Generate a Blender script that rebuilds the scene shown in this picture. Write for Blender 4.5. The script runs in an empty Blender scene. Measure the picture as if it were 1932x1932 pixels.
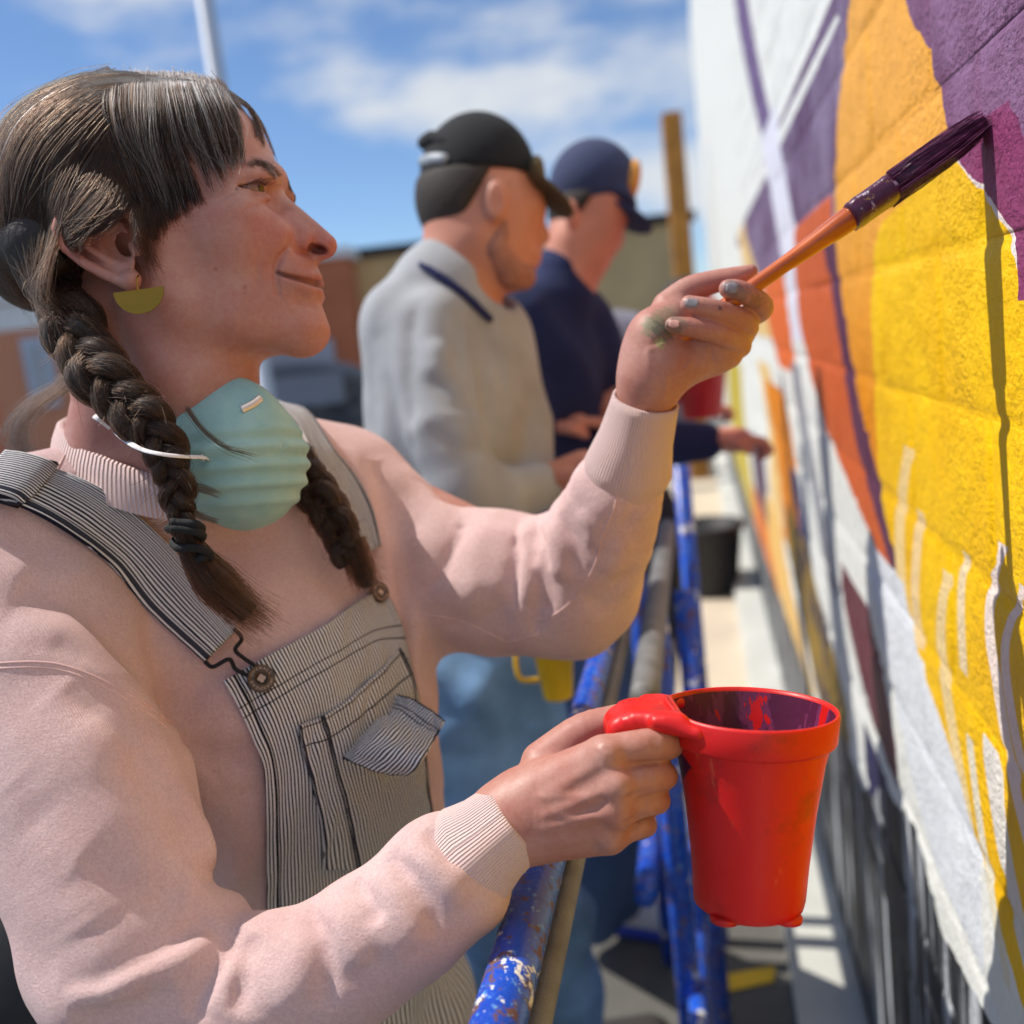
import bpy, bmesh, math, random, time
import numpy as np
import openvdb as vdb
from mathutils import Vector, Matrix

T0 = time.time()
rng = np.random.default_rng(7)
random.seed(7)
SC = bpy.context.scene
COL = SC.collection
R = math.radians

# ------------------------------------------------------------------ camera
FPX, CPX = 1894.0, 966.0                     # focal length and centre in 1932-pixel photo units
PITCH, ROLL, CAMH = R(9.6), R(6.5), 1.4
fw = np.array([0, math.cos(PITCH), -math.sin(PITCH)])
_r0 = np.array([1.0, 0, 0])
_u0 = np.array([0, math.sin(PITCH), math.cos(PITCH)])
up = _u0 * math.cos(ROLL) + _r0 * math.sin(ROLL)
rt = _r0 * math.cos(ROLL) - _u0 * math.sin(ROLL)
CAM = np.array([0, 0, CAMH])
cd = bpy.data.cameras.new('camera')
cam = bpy.data.objects.new('camera', cd)
COL.objects.link(cam)
cam.matrix_world = Matrix(((rt[0], up[0], -fw[0], CAM[0]), (rt[1], up[1], -fw[1], CAM[1]),
                           (rt[2], up[2], -fw[2], CAM[2]), (0, 0, 0, 1)))
cd.sensor_width = 36.0
cd.lens = 36.0 * FPX / 1932.0
cd.clip_start, cd.clip_end = 0.05, 2000
cd.dof.use_dof = True
cd.dof.focus_distance = 0.68
cd.dof.aperture_fstop = 3.7
SC.camera = cam

# ------------------------------------------------------------------ world, sun, exposure
SUN_EL = R(54)
SUN_DIR = np.array([math.cos(SUN_EL) * 0.960, -math.cos(SUN_EL) * 0.28, -math.sin(SUN_EL)])   # light travels this way
w = bpy.data.worlds.new('World'); SC.world = w; w.use_nodes = True
nt = w.node_tree; nt.nodes.clear()
wo = nt.nodes.new('ShaderNodeOutputWorld'); bg = nt.nodes.new('ShaderNodeBackground')
sky = nt.nodes.new('ShaderNodeTexSky'); sky.sky_type = 'NISHITA'; sky.sun_disc = False
sky.sun_elevation = SUN_EL
_to = -SUN_DIR
sky.sun_rotation = math.atan2(_to[0], _to[1])
sky.air_density = 0.8; sky.dust_density = 0.1; sky.ozone_density = 6.0
bg.inputs['Strength'].default_value = 0.135
# broken cloud drifting over the whole sky
tc = nt.nodes.new('ShaderNodeTexCoord'); mp = nt.nodes.new('ShaderNodeMapping')
mp.inputs['Scale'].default_value = (1.0, 1.0, 2.6); mp.inputs['Location'].default_value = (1.7, 0.4, 0.2)
nt.links.new(tc.outputs['Generated'], mp.inputs['Vector'])
n1 = nt.nodes.new('ShaderNodeTexNoise'); n1.inputs['Scale'].default_value = 3.4; n1.inputs['Detail'].default_value = 8
n1.inputs['Roughness'].default_value = 0.52
nt.links.new(mp.outputs['Vector'], n1.inputs['Vector'])
rp = nt.nodes.new('ShaderNodeValToRGB'); rp.color_ramp.elements[0].position = 0.47; rp.color_ramp.elements[1].position = 0.66
rp.color_ramp.interpolation = 'EASE'
nt.links.new(n1.outputs['Fac'], rp.inputs['Fac'])
cm = nt.nodes.new('ShaderNodeMix'); cm.data_type = 'RGBA'
cm.inputs[7].default_value = (5.4, 5.7, 6.1, 1)
nt.links.new(rp.outputs['Color'], cm.inputs[0]); nt.links.new(sky.outputs['Color'], cm.inputs[6])
nt.links.new(cm.outputs[2], bg.inputs['Color']); nt.links.new(bg.outputs['Background'], wo.inputs['Surface'])
sd = bpy.data.lights.new('sun', 'SUN'); sun = bpy.data.objects.new('sun', sd); COL.objects.link(sun)
sd.energy = 5.0; sd.angle = R(0.53); sd.color = (1.0, 0.95, 0.87)
sun.rotation_euler = Vector(SUN_DIR).to_track_quat('-Z', 'Y').to_euler()
SC.view_settings.view_transform = 'Standard'; SC.view_settings.look = 'None'
SC.view_settings.exposure = 0.0; SC.view_settings.gamma = 1.0; SC.view_settings.use_curve_mapping = False
SC.cycles.max_bounces = 8; SC.cycles.diffuse_bounces = 4; SC.cycles.transparent_max_bounces = 16
SC.cycles.sample_clamp_indirect = 6.0

# ------------------------------------------------------------------ photo-pixel helpers (a pixel plus a real distance = a point)
def ray(u, v):
    u = np.asarray(u, float); v = np.asarray(v, float)
    return fw + rt * ((u - CPX) / FPX)[..., None] - up * ((v - CPX) / FPX)[..., None]
def P(u, v, d):
    return CAM + ray(u, v) * np.asarray(d, float)[..., None]
def PL(lst):
    a = np.array(lst, float); return P(a[:, 0], a[:, 1], a[:, 2])
def px(n, d):                                  # length of n photo pixels at depth d, metres
    return n * d / FPX
def proj(p):
    q = np.asarray(p) - CAM; d = q @ fw
    return CPX + FPX * (q @ rt) / d, CPX - FPX * (q @ up) / d, d
def unit(v):
    v = np.asarray(v, float); return v / np.linalg.norm(v)
def srgb(r, g, b, a=1.0):
    f = lambda c: ((c / 255 + 0.055) / 1.055) ** 2.4 if c > 10 else c / 255 / 12.92
    return (f(r), f(g), f(b), a)

# ------------------------------------------------------------------ objects
def link(name, data, parent=None):
    o = bpy.data.objects.new(name, data); COL.objects.link(o)
    if parent is not None:
        o.parent = parent
    return o
def tag(o, label=None, cat=None, group=None, kind=None):
    if label: o['label'] = label
    if cat: o['category'] = cat
    if group: o['group'] = group
    if kind: o['kind'] = kind
    return o
def mesh_obj(name, verts, faces, mat, parent=None, smooth=True, uv=None, origin=None):
    me = bpy.data.meshes.new(name)
    verts = np.asarray(verts, float)
    if origin is not None: verts = verts - np.asarray(origin)
    me.from_pydata(verts.tolist(), [], [list(f) for f in faces])
    if smooth: me.shade_smooth()
    if uv is not None:
        ul = me.uv_layers.new(name='UVMap')
        li = np.empty(len(me.loops), int); me.loops.foreach_get('vertex_index', li)
        ul.data.foreach_set('uv', np.asarray(uv, float)[li].ravel())
    if mat: me.materials.append(mat)
    o = link(name, me, parent)
    if origin is not None: o.location = Vector(origin)
    return o
def empty(name, loc=(0, 0, 0)):
    o = link(name, None); o.location = Vector(loc); return o
def reparent_at(o, parent):
    """keep world position when the parent has a location"""
    o.parent = parent; o.matrix_parent_inverse = Matrix.Translation(parent.location).inverted()
def vattr(o, name, vals):
    a = o.data.attributes.new(name, 'FLOAT', 'POINT'); a.data.foreach_set('value', np.asarray(vals, np.float32))
def vcol(o, name, rgb):
    rgb = np.asarray(rgb, np.float32); a = o.data.attributes.new(name, 'FLOAT_COLOR', 'POINT')
    out = np.ones((len(rgb), 4), np.float32); out[:, :3] = rgb; a.data.foreach_set('color', out.ravel())
def verts_of(o):
    n = len(o.data.vertices); a = np.empty(n * 3, np.float32); o.data.vertices.foreach_get('co', a); return a.reshape(-1, 3).astype(float)
def box(name, c, s, mat, parent=None, rotz=0.0, bevel=0.0, axes=None):
    bm = bmesh.new(); bmesh.ops.create_cube(bm, size=1.0)
    for v in bm.verts: v.co = Vector((v.co.x * s[0], v.co.y * s[1], v.co.z * s[2]))
    if bevel: bmesh.ops.bevel(bm, geom=bm.edges[:], offset=bevel, segments=2, affect='EDGES')
    M = Matrix.Rotation(rotz, 4, 'Z')
    if axes is not None:
        M = Matrix([[axes[0][i], axes[1][i], axes[2][i]] for i in range(3)]).to_4x4()
    bm.transform(Matrix.Translation(Vector(c)) @ M)
    me = bpy.data.meshes.new(name); bm.to_mesh(me); bm.free()
    if mat: me.materials.append(mat)
    return link(name, me, parent)
def catmull(pts, n):
    pts = np.asarray(pts, float); m = len(pts)
    if m == 2:
        t = np.linspace(0, 1, n)[:, None]; return pts[0] * (1 - t) + pts[1] * t
    q = np.vstack([2 * pts[0] - pts[1], pts, 2 * pts[-1] - pts[-2]])
    t = np.linspace(0, m - 1, n); i = np.minimum(t.astype(int), m - 2); f = (t - i)[:, None]
    p0, p1, p2, p3 = q[i], q[i + 1], q[i + 2], q[i + 3]
    return 0.5 * (2 * p1 + (p2 - p0) * f + (2 * p0 - 5 * p1 + 4 * p2 - p3) * f ** 2 + (3 * p1 - p0 - 3 * p2 + p3) * f ** 3)
def frames(pts, ref=None):
    t = np.gradient(pts, axis=0); t /= np.linalg.norm(t, axis=1)[:, None] + 1e-12
    n = np.zeros_like(t)
    a = np.array(ref if ref is not None else (0.3, 0.2, 0.93)); a = a - t[0] * (a @ t[0]); n[0] = unit(a)
    for i in range(1, len(t)):
        b = n[i - 1] - t[i] * (n[i - 1] @ t[i]); n[i] = unit(b)
    return t, n, np.cross(t, n)
def tube(name, pts, rad, mat, parent=None, seg=12, n=None, flat=1.0, ref=None, cap=True):
    pts = np.asarray(pts, float)
    if n: 
        rad = np.interp(np.linspace(0, 1, n), np.linspace(0, 1, len(np.atleast_1d(rad))), np.atleast_1d(rad)) if np.ndim(rad) else rad
        pts = catmull(pts, n)
    rad = np.broadcast_to(rad, (len(pts),))
    t, a, b = frames(pts, ref)
    ang = np.linspace(0, 2 * math.pi, seg, endpoint=False)
    V = pts[:, None] + (a[:, None] * np.cos(ang)[None, :, None] + b[:, None] * np.sin(ang)[None, :, None] * flat) * rad[:, None, None]
    V = V.reshape(-1, 3); F = []
    m = len(pts)
    for i in range(m - 1):
        for j in range(seg):
            k = (j + 1) % seg
            F.append((i * seg + j, i * seg + k, (i + 1) * seg + k, (i + 1) * seg + j))
    if cap:
        F.append(tuple(range(seg))[::-1]); F.append(tuple((m - 1) * seg + j for j in range(seg)))
    uv = np.stack([np.tile(np.arange(seg) / seg, m), np.repeat(np.linspace(0, 1, m), seg)], 1)
    return mesh_obj(name, V, F, mat, parent, uv=uv)
def lathe(name, prof, c, axis, mat, parent=None, seg=32, ref=(1, 0, 0), flat=1.0):
    """prof = [(radius, height)], axis = up direction"""
    z = unit(axis); x = np.array(ref, float); x = unit(x - z * (x @ z)); y = np.cross(z, x)
    ang = np.linspace(0, 2 * math.pi, seg, endpoint=False)
    prof = np.array(prof, float)
    ring = np.cos(ang)[:, None] * x + np.sin(ang)[:, None] * y * flat
    V = (np.asarray(c) + prof[:, 1][:, None, None] * z + prof[:, 0][:, None, None] * ring[None]).reshape(-1, 3)
    F = []
    m = len(prof)
    for i in range(m - 1):
        for j in range(seg):
            k = (j + 1) % seg
            F.append((i * seg + j, i * seg + k, (i + 1) * seg + k, (i + 1) * seg + j))
    F.append(tuple(range(seg))[::-1]); F.append(tuple((m - 1) * seg + j for j in range(seg)))
    return mesh_obj(name, V, F, mat, parent)

# ------------------------------------------------------------------ signed-distance sculpting
def smin(a, b, k):
    if k <= 0: return np.minimum(a, b)
    h = np.maximum(k - np.abs(a - b), 0) / k
    return np.minimum(a, b) - h * h * k * 0.25
def smax(a, b, k):
    return -smin(-a, -b, k)
class Sculpt:
    def __init__(s): s.p = []; s.f = []
    def _add(s, fn, c, r, op, k): s.p.append((fn, np.asarray(c, float), r, op, k)); return s
    def ball(s, c, r, k=0.0, op='+'):
        c = np.asarray(c, float)
        return s._add(lambda p: np.linalg.norm(p - c, axis=1) - r, c, r, op, k)
    def ell(s, c, ax, rad, k=0.0, op='+'):
        c = np.asarray(c, float); M = np.array([unit(a) for a in ax]); rad = np.asarray(rad, float)
        def fn(p):
            q = (p - c) @ M.T; k0 = np.linalg.norm(q / rad, axis=1); k1 = np.linalg.norm(q / rad ** 2, axis=1)
            return k0 * (k0 - 1) / np.maximum(k1, 1e-9)
        return s._add(fn, c, rad.max(), op, k)
    def cone(s, a, b, ra, rb=None, k=0.0, op='+'):
        a = np.asarray(a, float); b = np.asarray(b, float); rb = ra if rb is None else rb
        ba = b - a; L = ba @ ba + 1e-12
        def fn(p):
            t = np.clip((p - a) @ ba / L, 0, 1); return np.linalg.norm(p - a - t[:, None] * ba, axis=1) - (ra + (rb - ra) * t)
        return s._add(fn, (a + b) / 2, math.sqrt(L) / 2 + max(ra, rb), op, k)
    def chain(s, pts, rad, k=0.0, op='+', n=None):
        pts = np.asarray(pts, float); rad = np.broadcast_to(np.asarray(rad, float), (len(pts),))
        if n:
            rad = np.interp(np.linspace(0, 1, n), np.linspace(0, 1, len(rad)), rad); pts = catmull(pts, n)
        c = pts.mean(0); rr = (np.linalg.norm(pts - c, axis=1) + rad).max()
        def fn(p):
            out = None
            for i in range(len(pts) - 1):
                a = pts[i]; ba = pts[i + 1] - a; L = ba @ ba + 1e-12
                t = np.clip((p - a) @ ba / L, 0, 1)
                d = np.linalg.norm(p - a - t[:, None] * ba, axis=1) - (rad[i] + (rad[i + 1] - rad[i]) * t)
                out = d if out is None else np.minimum(out, d)
            return out
        return s._add(fn, c, rr, op, k)
    def custom(s, fn, c, r, op='+', k=0.0): return s._add(fn, c, r, op, k)
    def half(s, c, n, k=0.0):                   # keep the side opposite to n
        c = np.asarray(c, float); n = unit(n)
        return s._add(lambda p: (p - c) @ n, c, 1e6, '&', k)
    def fold(s, pts, A, sig, fade=True, soft=False):
        pts = np.asarray(pts, float); c = pts.mean(0); L = np.linalg.norm(pts - c, axis=1).max()
        n = len(pts) - 1
        sig = np.asarray(sig, float)
        def fn(p):
            best = np.full(len(p), 1e9); tt = np.zeros(len(p))
            for i in range(n):
                a = pts[i]; ba = pts[i + 1] - a; l = ba @ ba + 1e-12
                t = np.clip((p - a) @ ba / l, 0, 1); d = ((p - a - t[:, None] * ba) ** 2).sum(1)
                m = d < best; best = np.where(m, d, best); tt = np.where(m, (i + t) / n, tt)
            e = A * np.exp(-best / (2 * sig * sig)) if A > 0 or soft else A * np.exp(-np.sqrt(best + (sig * .25) ** 2) / sig)
            if fade: e = e * np.clip(4 * tt, 0, 1) ** 0.7 * np.clip(4 * (1 - tt), 0, 1) ** 0.7
            return e
        s.f.append((fn, c, L + 3.2 * float(sig))); return s
    def disp(s, fn): s.f.append((fn, np.zeros(3), 1e6)); return s
    def ev(s, p, cull=None):
        d = np.full(len(p), 0.5)
        for fn, c, r, op, k in s.p:
            if cull is not None and op != '&':
                if np.linalg.norm(cull[0] - c) - r > cull[1] + k: continue
            e = fn(p)
            if op == '+': d = smin(d, e, k)
            elif op == '-': d = smax(d, -e, k)
            else: d = smax(d, e, k)
        for fn, c, r in s.f:
            if cull is not None and np.linalg.norm(cull[0] - c) - r > cull[1]: continue
            d = d - fn(p)
        return d
    def trace(s, u, v, d0=0.45, it=48, off=0.0):
        u = np.atleast_1d(np.asarray(u, float)); v = np.atleast_1d(np.asarray(v, float))
        D = ray(u, v); ln = np.linalg.norm(D, axis=1); t = np.full(len(u), d0)
        for _ in range(it):
            e = s.ev(CAM + D * t[:, None]); t = np.clip(t + 0.9 * e / ln, d0, 4.0)
        return CAM + D * (t - off)[:, None]
    def grid(s, h, lo, hi, slack=0.01):
        B = 16; lo = np.asarray(lo, float); hi = np.asarray(hi, float)
        nb = np.ceil((hi - lo) / (B * h)).astype(int)
        g = np.stack(np.meshgrid(*[np.arange(n) for n in nb], indexing='ij'), -1).reshape(-1, 3)
        cen = lo + (g + 0.5) * B * h
        dc = np.concatenate([s.ev(cen[i:i + 20000]) for i in range(0, len(cen), 20000)])
        rad = B * h * 0.87; band = 4 * h
        grid = vdb.FloatGrid(background=band)
        loc = np.stack(np.meshgrid(*[np.arange(B)] * 3, indexing='ij'), -1).reshape(-1, 3)
        for gi, ce, d in zip(g, cen, dc):
            i0 = (gi * B)
            if d > rad + slack + band: continue
            if d < -(rad + slack + band):
                grid.fill(tuple(int(x) for x in i0), tuple(int(x) for x in i0 + B - 1), -band, False); continue
            pts = lo + (i0 + loc) * h
            a = np.clip(s.ev(pts, (ce, rad + slack + band)), -band, band).reshape(B, B, B).astype(np.float32)
            grid.copyFromArray(a, ijk=tuple(int(x) for x in i0))
        pt, qd = grid.convertToQuads(isovalue=0.0)
        V = lo + pt * h
        if len(qd):
            k = qd[:: max(1, len(qd) // 400)]
            n = np.cross(V[k[:, 2]] - V[k[:, 0]], V[k[:, 3]] - V[k[:, 1]]); n /= np.linalg.norm(n, axis=1)[:, None] + 1e-12
            c = V[k].mean(1)
            if (s.ev(c + n * h) - s.ev(c - n * h)).mean() < 0: qd = qd[:, ::-1]
        return V, qd
    def mesh(s, name, h, lo, hi, mat, parent=None, slack=0.01, extra=()):
        V, qd = s.grid(h, lo, hi, slack)
        for S2, h2, lo2, hi2, sl2 in extra:                    # further regions at their own fineness, in the same mesh
            V2, q2 = S2.grid(h2, lo2, hi2, sl2); qd = np.vstack([qd, q2 + len(V)]); V = np.vstack([V, V2])
        me = bpy.data.meshes.new(name)
        me.vertices.add(len(V)); me.vertices.foreach_set('co', V.astype(np.float32).ravel())
        me.loops.add(len(qd) * 4); me.loops.foreach_set('vertex_index', qd.astype(np.int32).ravel())
        me.polygons.add(len(qd)); me.polygons.foreach_set('loop_start', np.arange(0, len(qd) * 4, 4, dtype=np.int32))
        me.update(calc_edges=True); me.validate(); me.shade_smooth()
        if mat: me.materials.append(mat)
        o = link(name, me, parent)
        print('sculpt', name, len(V), 'verts', round(time.time() - T0, 1))
        return o

# ------------------------------------------------------------------ material helper
class Mat:
    def __init__(s, name, base=(0.5, 0.5, 0.5, 1), rough=0.6, **kw):
        s.m = bpy.data.materials.new(name); s.m.use_nodes = True; s.t = s.m.node_tree
        s.b = s.t.nodes['Principled BSDF']; s.o = s.t.nodes['Material Output']
        s.b.inputs['Base Color'].default_value = base; s.b.inputs['Roughness'].default_value = rough
        for k, v in kw.items(): s.b.inputs[k.replace('_', ' ')].default_value = v
    def n(s, typ, **kw):
        x = s.t.nodes.new('ShaderNode' + typ)
        for k, v in kw.items(): setattr(x, k, v)
        return x
    def L(s, a, b): s.t.links.new(a, b)
    def coord(s, kind='Object', scale=(1, 1, 1)):
        if kind == 'World': src = s.n('NewGeometry').outputs['Position']
        else: src = s.n('TexCoord').outputs[kind]
        m = s.n('Mapping'); m.inputs['Scale'].default_value = scale; s.L(src, m.inputs['Vector']); return m.outputs['Vector']
    def noise(s, scale, detail=4, rough=0.5, vec=None, kind='Object', stretch=(1, 1, 1), out='Fac', dist=0.0):
        x = s.n('TexNoise'); x.inputs['Scale'].default_value = scale; x.inputs['Detail'].default_value = detail
        x.inputs['Roughness'].default_value = rough; x.inputs['Distortion'].default_value = dist
        s.L(vec if vec is not None else s.coord(kind, stretch), x.inputs['Vector']); return x.outputs[out]
    def ramp(s, fac, stops, interp='LINEAR'):
        r = s.n('ValToRGB'); r.color_ramp.interpolation = interp; e = r.color_ramp.elements
        while len(e) < len(stops): e.new(0.5)
        for el, (p, c) in zip(e, stops):
            el.position = p; el.color = c if isinstance(c, (tuple, list)) else (c, c, c, 1)
        s.L(fac, r.inputs['Fac']); return r.outputs['Color']
    def mix(s, fac, a, b, mode='MIX'):
        x = s.n('Mix', data_type='RGBA', blend_type=mode)
        for sock, v in ((x.inputs[0], fac), (x.inputs[6], a), (x.inputs[7], b)):
            if hasattr(v, 'is_linked'): s.L(v, sock)
            elif isinstance(v, (int, float)): sock.default_value = v
            else: sock.default_value = v
        return x.outputs[2]
    def math(s, op, a, b=None, c=None, clamp=False):
        x = s.n('Math', operation=op, use_clamp=clamp)
        for i, v in enumerate((a, b, c)):
            if v is None: continue
            if hasattr(v, 'is_linked'): s.L(v, x.inputs[i])
            else: x.inputs[i].default_value = v
        return x.outputs[0]
    def attr(s, name, out='Fac'):
        a = s.n('Attribute', attribute_name=name); return a.outputs[out]
    def bump(s, h, strength=0.3, dist=0.002, prev=None):
        b = s.n('Bump'); b.inputs['Strength'].default_value = strength; b.inputs['Distance'].default_value = dist
        s.L(h, b.inputs['Height'])
        if prev is not None: s.L(prev, b.inputs['Normal'])
        return b.outputs['Normal']
    def set(s, **kw):
        for k, v in kw.items():
            k = k.replace('_', ' ')
            if hasattr(v, 'is_linked'): s.L(v, s.b.inputs[k])
            else: s.b.inputs[k].default_value = v
        return s
def simple(name, rgb, rough=0.6, var=0.15, scale=8.0, bump=0.0, **kw):
    m = Mat(name, srgb(*rgb), rough, **kw)
    c = m.noise(scale, 5)
    a = srgb(*rgb); lo = tuple(x * (1 - var) for x in a[:3]) + (1,); hi = tuple(min(1, x * (1 + var)) for x in a[:3]) + (1,)
    m.set(Base_Color=m.ramp(c, [(0.3, lo), (0.7, hi)]))
    if bump: m.set(Normal=m.bump(m.noise(scale * 12, 4), bump, 0.004))
    return m.m
# ================================================================== ground
WT = np.array([0.19537, 0.98073, 0.0])            # direction the painted wall runs
WN = np.array([-0.98073, 0.19537, 0.0])           # its face normal, towards the painters
WO = np.array([0.225, 0.0, 0.0])                  # the wall face passes here
def wall_sz(u, v):
    """where the line of sight through a photo pixel meets the wall: distance along it, and height"""
    D = ray(u, v); t = ((WO - CAM) @ WN) / (D @ WN); p = CAM + D * t[..., None]
    return (p - WO) @ WT, p[..., 2]

m = Mat('ground_asphalt', srgb(150, 146, 138), 0.9)
c = m.noise(2.2, 6, 0.6, kind='World'); g = m.noise(160, 3, 0.6, kind='World')
m.set(Base_Color=m.mix(0.35, m.ramp(c, [(0.3, srgb(78, 76, 72)), (0.7, srgb(102, 99, 93))]), m.ramp(g, [(0.35, srgb(58, 57, 55)), (0.65, srgb(140, 137, 130))])),
      Normal=m.bump(g, 0.5, 0.003))
GROUND = m.m
mesh_obj('ground', [(-400, -400, 0), (400, -400, 0), (400, 400, 0), (-400, 400, 0)], [(0, 1, 2, 3)], GROUND, smooth=False)['kind'] = 'structure'
yl = simple('yellow_line_paint', (236, 190, 40), 0.7, 0.15, 12)
def ground_quad(name, pix, mat, z):
    q = []
    for (u, v) in pix:
        D = ray(u, v); t = (z - CAM[2]) / D[2]; q.append(CAM + D * t)
    o = mesh_obj(name, q, [(0, 1, 2, 3)], mat, smooth=False); o['kind'] = 'structure'; return o
def gnd(u, v, z=0.0):
    D = ray(u, v); return CAM + D * ((z - CAM[2]) / D[2])
ground_quad('yellow_line', [(1366, 1872), (1460, 1852), (1462, 1822), (1366, 1838)], yl, 0.004)
pale = simple('pale_concrete', (196, 182, 160), 0.9, 0.1, 3)
pv = [WO + WT * 2.9 + WN * 0.75, WO + WT * 2.9 + WN * 0.10, WO + WT * 9 + WN * 0.10, WO + WT * 9 + WN * 1.2]
o = mesh_obj('pavement', [(p[0], p[1], 0.004) for p in pv], [(0, 1, 2, 3)], pale, smooth=False); o['kind'] = 'structure'

# ================================================================== mural wall
class Mural(Mat):
    pass
mu = Mat('mural_paint', (0.8, 0.8, 0.78, 1), 0.55)
pos = mu.n('NewGeometry').outputs['Position']
sep = mu.n('SeparateXYZ'); mu.L(pos, sep.inputs[0])
dot = mu.n('VectorMath', operation='DOT_PRODUCT'); mu.L(pos, dot.inputs[0]); dot.inputs[1].default_value = tuple(WT)
s_along = mu.math('SUBTRACT', dot.outputs['Value'], float(WO @ WT))
wob = mu.noise(38, 3, 0.6, kind='World'); wob2 = mu.noise(6, 3, 0.6, kind='World')
# brushed edges wander a little
s_w = mu.math('MULTIPLY', s_along, mu.math('ADD', mu.math('MULTIPLY', mu.math('SUBTRACT', wob, 0.5), 0.03), 1.0))
QS, ZS, Z0 = 0.36, 2.9, -0.2
q_ = mu.math('DIVIDE', QS, s_w)                                    # 1/distance, 0..1 for 0.36 m and beyond
q_smooth = mu.math('DIVIDE', QS, s_along)
z_ = mu.math('DIVIDE', mu.math('SUBTRACT', sep.outputs['Z'], Z0), ZS)
def edge(poly):
    a = np.array(poly, float); s, z = wall_sz(a[:, 0], a[:, 1]); q = np.clip(QS / np.maximum(s, 0.05), 0, 1.0); zz = (z - Z0) / ZS
    i = np.argsort(zz); zz, q = np.clip(zz[i], 0, 1), q[i]
    keep = [0]
    for j in range(1, len(zz)):
        if zz[j] > zz[keep[-1]] + 0.004: keep.append(j)
    zz, q = zz[keep], q[keep]
    fc = mu.n('FloatCurve'); cv = fc.mapping.curves[0]; fc.mapping.extend = 'HORIZONTAL'
    cv.points[0].location = (zz[0], q[0]); cv.points[1].location = (zz[-1], q[-1])
    for x, y in zip(zz[1:-1], q[1:-1]): cv.points.new(x, y)
    fc.mapping.update(); mu.L(z_, fc.inputs['Value'])
    return fc.outputs['Value'], zz[0], zz[-1]
acc = srgb(233, 234, 228)
def region(left, right, colr, zlim=True, q_=q_):
    """paint between two brushed edges; left = far edge, right = near edge (None: runs on towards the viewer)"""
    global acc
    f, a0, a1 = edge(left); mk = mu.math('GREATER_THAN', q_, f)
    if right is not None:
        f2, b0, b1 = edge(right); mk = mu.math('MULTIPLY', mk, mu.math('LESS_THAN', q_, f2))
        a0, a1 = min(a0, b0), max(a1, b1)
    if zlim:
        mk = mu.math('MULTIPLY', mk, mu.math('MULTIPLY', mu.math('GREATER_THAN', z_, float(a0)), mu.math('LESS_THAN', z_, float(a1))))
    acc = mu.mix(mk, acc, colr)
def stripe(poly, wpx, colr, qq=None):
    p = np.array(poly, float); region([(x - wpx / 2, y) for x, y in p], [(x + wpx / 2, y) for x, y in p], colr, q_=qq or q_)
# far stripes and swirls
stripe([(1397, 0), (1417, 110), (1438, 210), (1456, 280)], 26, srgb(112, 86, 130))
region([(1590, 20), (1545, 110), (1490, 205), (1460, 270), (1410, 370), (1392, 440), (1400, 470)], [(1612, 0), (1592, 120), (1580, 250), (1574, 400), (1574, 480)],
       mu.ramp(wob2, [(0.35, srgb(98, 66, 100)), (0.65, srgb(140, 122, 150))]))
stripe([(1452, 265), (1468, 350), (1484, 440), (1500, 540), (1510, 640)], 34, srgb(226, 226, 238))
region([(1392, 440), (1405, 520), (1425, 620)], [(1404, 440), (1432, 530), (1460, 640)], srgb(232, 195, 130))
region([(1440, 560), (1452, 620), (1470, 690)], [(1475, 500), (1490, 610), (1500, 690)], srgb(226, 110, 50))
stripe([(1384, 690), (1392, 800), (1408, 930), (1428, 1040)], 26, srgb(196, 176, 70))
stripe([(1430, 860), (1440, 960), (1450, 1040)], 24, srgb(92, 70, 92))
stripe([(1440, 690), (1458, 800), (1462, 900), (1466, 1010)], 20, srgb(238, 200, 130))
stripe([(1436, 1000), (1450, 1090), (1470, 1180), (1492, 1300)], 26, srgb(226, 128, 60))
stripe([(1462, 1000), (1476, 1090), (1498, 1190), (1522, 1310)], 26, srgb(236, 190, 110))
stripe([(1462, 740), (1478, 830), (1490, 930), (1494, 1010)], 34, srgb(222, 130, 14))
stripe([(1500, 900), (1512, 980), (1526, 1070)], 14, srgb(58, 56, 98))
region([(1486, 1030), (1505, 1130), (1526, 1230), (1545, 1330)], [(1522, 1030), (1545, 1130), (1572, 1230), (1600, 1340)], mu.ramp(wob2, [(0.45, srgb(72, 60, 66)), (0.55, srgb(150, 118, 30))]))
stripe([(1500, 690), (1512, 780), (1530, 880), (1552, 1000), (1570, 1100)], 16, srgb(150, 152, 160))
region([(1498, 430), (1500, 520), (1515, 640), (1550, 780), (1595, 900), (1640, 1005), (1692, 1120)],
       [(1572, 455), (1586, 600), (1608, 740), (1634, 860), (1668, 980), (1700, 1110)], srgb(206, 96, 44))
region([(1552, 455), (1570, 560), (1592, 700), (1622, 860), (1655, 980), (1694, 1120)],
       [(1580, 455), (1594, 560), (1616, 700), (1648, 860), (1680, 980), (1708, 1100)], srgb(96, 52, 78))
OY = [(1800, 262), (1760, 330), (1700, 390), (1658, 430), (1646, 500), (1648, 700), (1654, 850), (1668, 970), (1700, 1090)]
YW = [(1705, 1100), (1738, 1250), (1795, 1420), (1850, 1620), (1900, 1800), (1945, 1950)]
region([(1606, -20), (1590, 120), (1579, 250), (1574, 400), (1578, 480), (1594, 600), (1617, 740), (1648, 870), (1678, 980), (1706, 1100)], None,
       mu.ramp(mu.math('MULTIPLY', z_, 1.0), [(0.50, srgb(226, 140, 8)), (0.60, srgb(242, 172, 62))]))
region(OY + YW[1:], None, mu.ramp(wob2, [(0.3, srgb(240, 184, 0)), (0.7, srgb(252, 204, 2))]))
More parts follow.
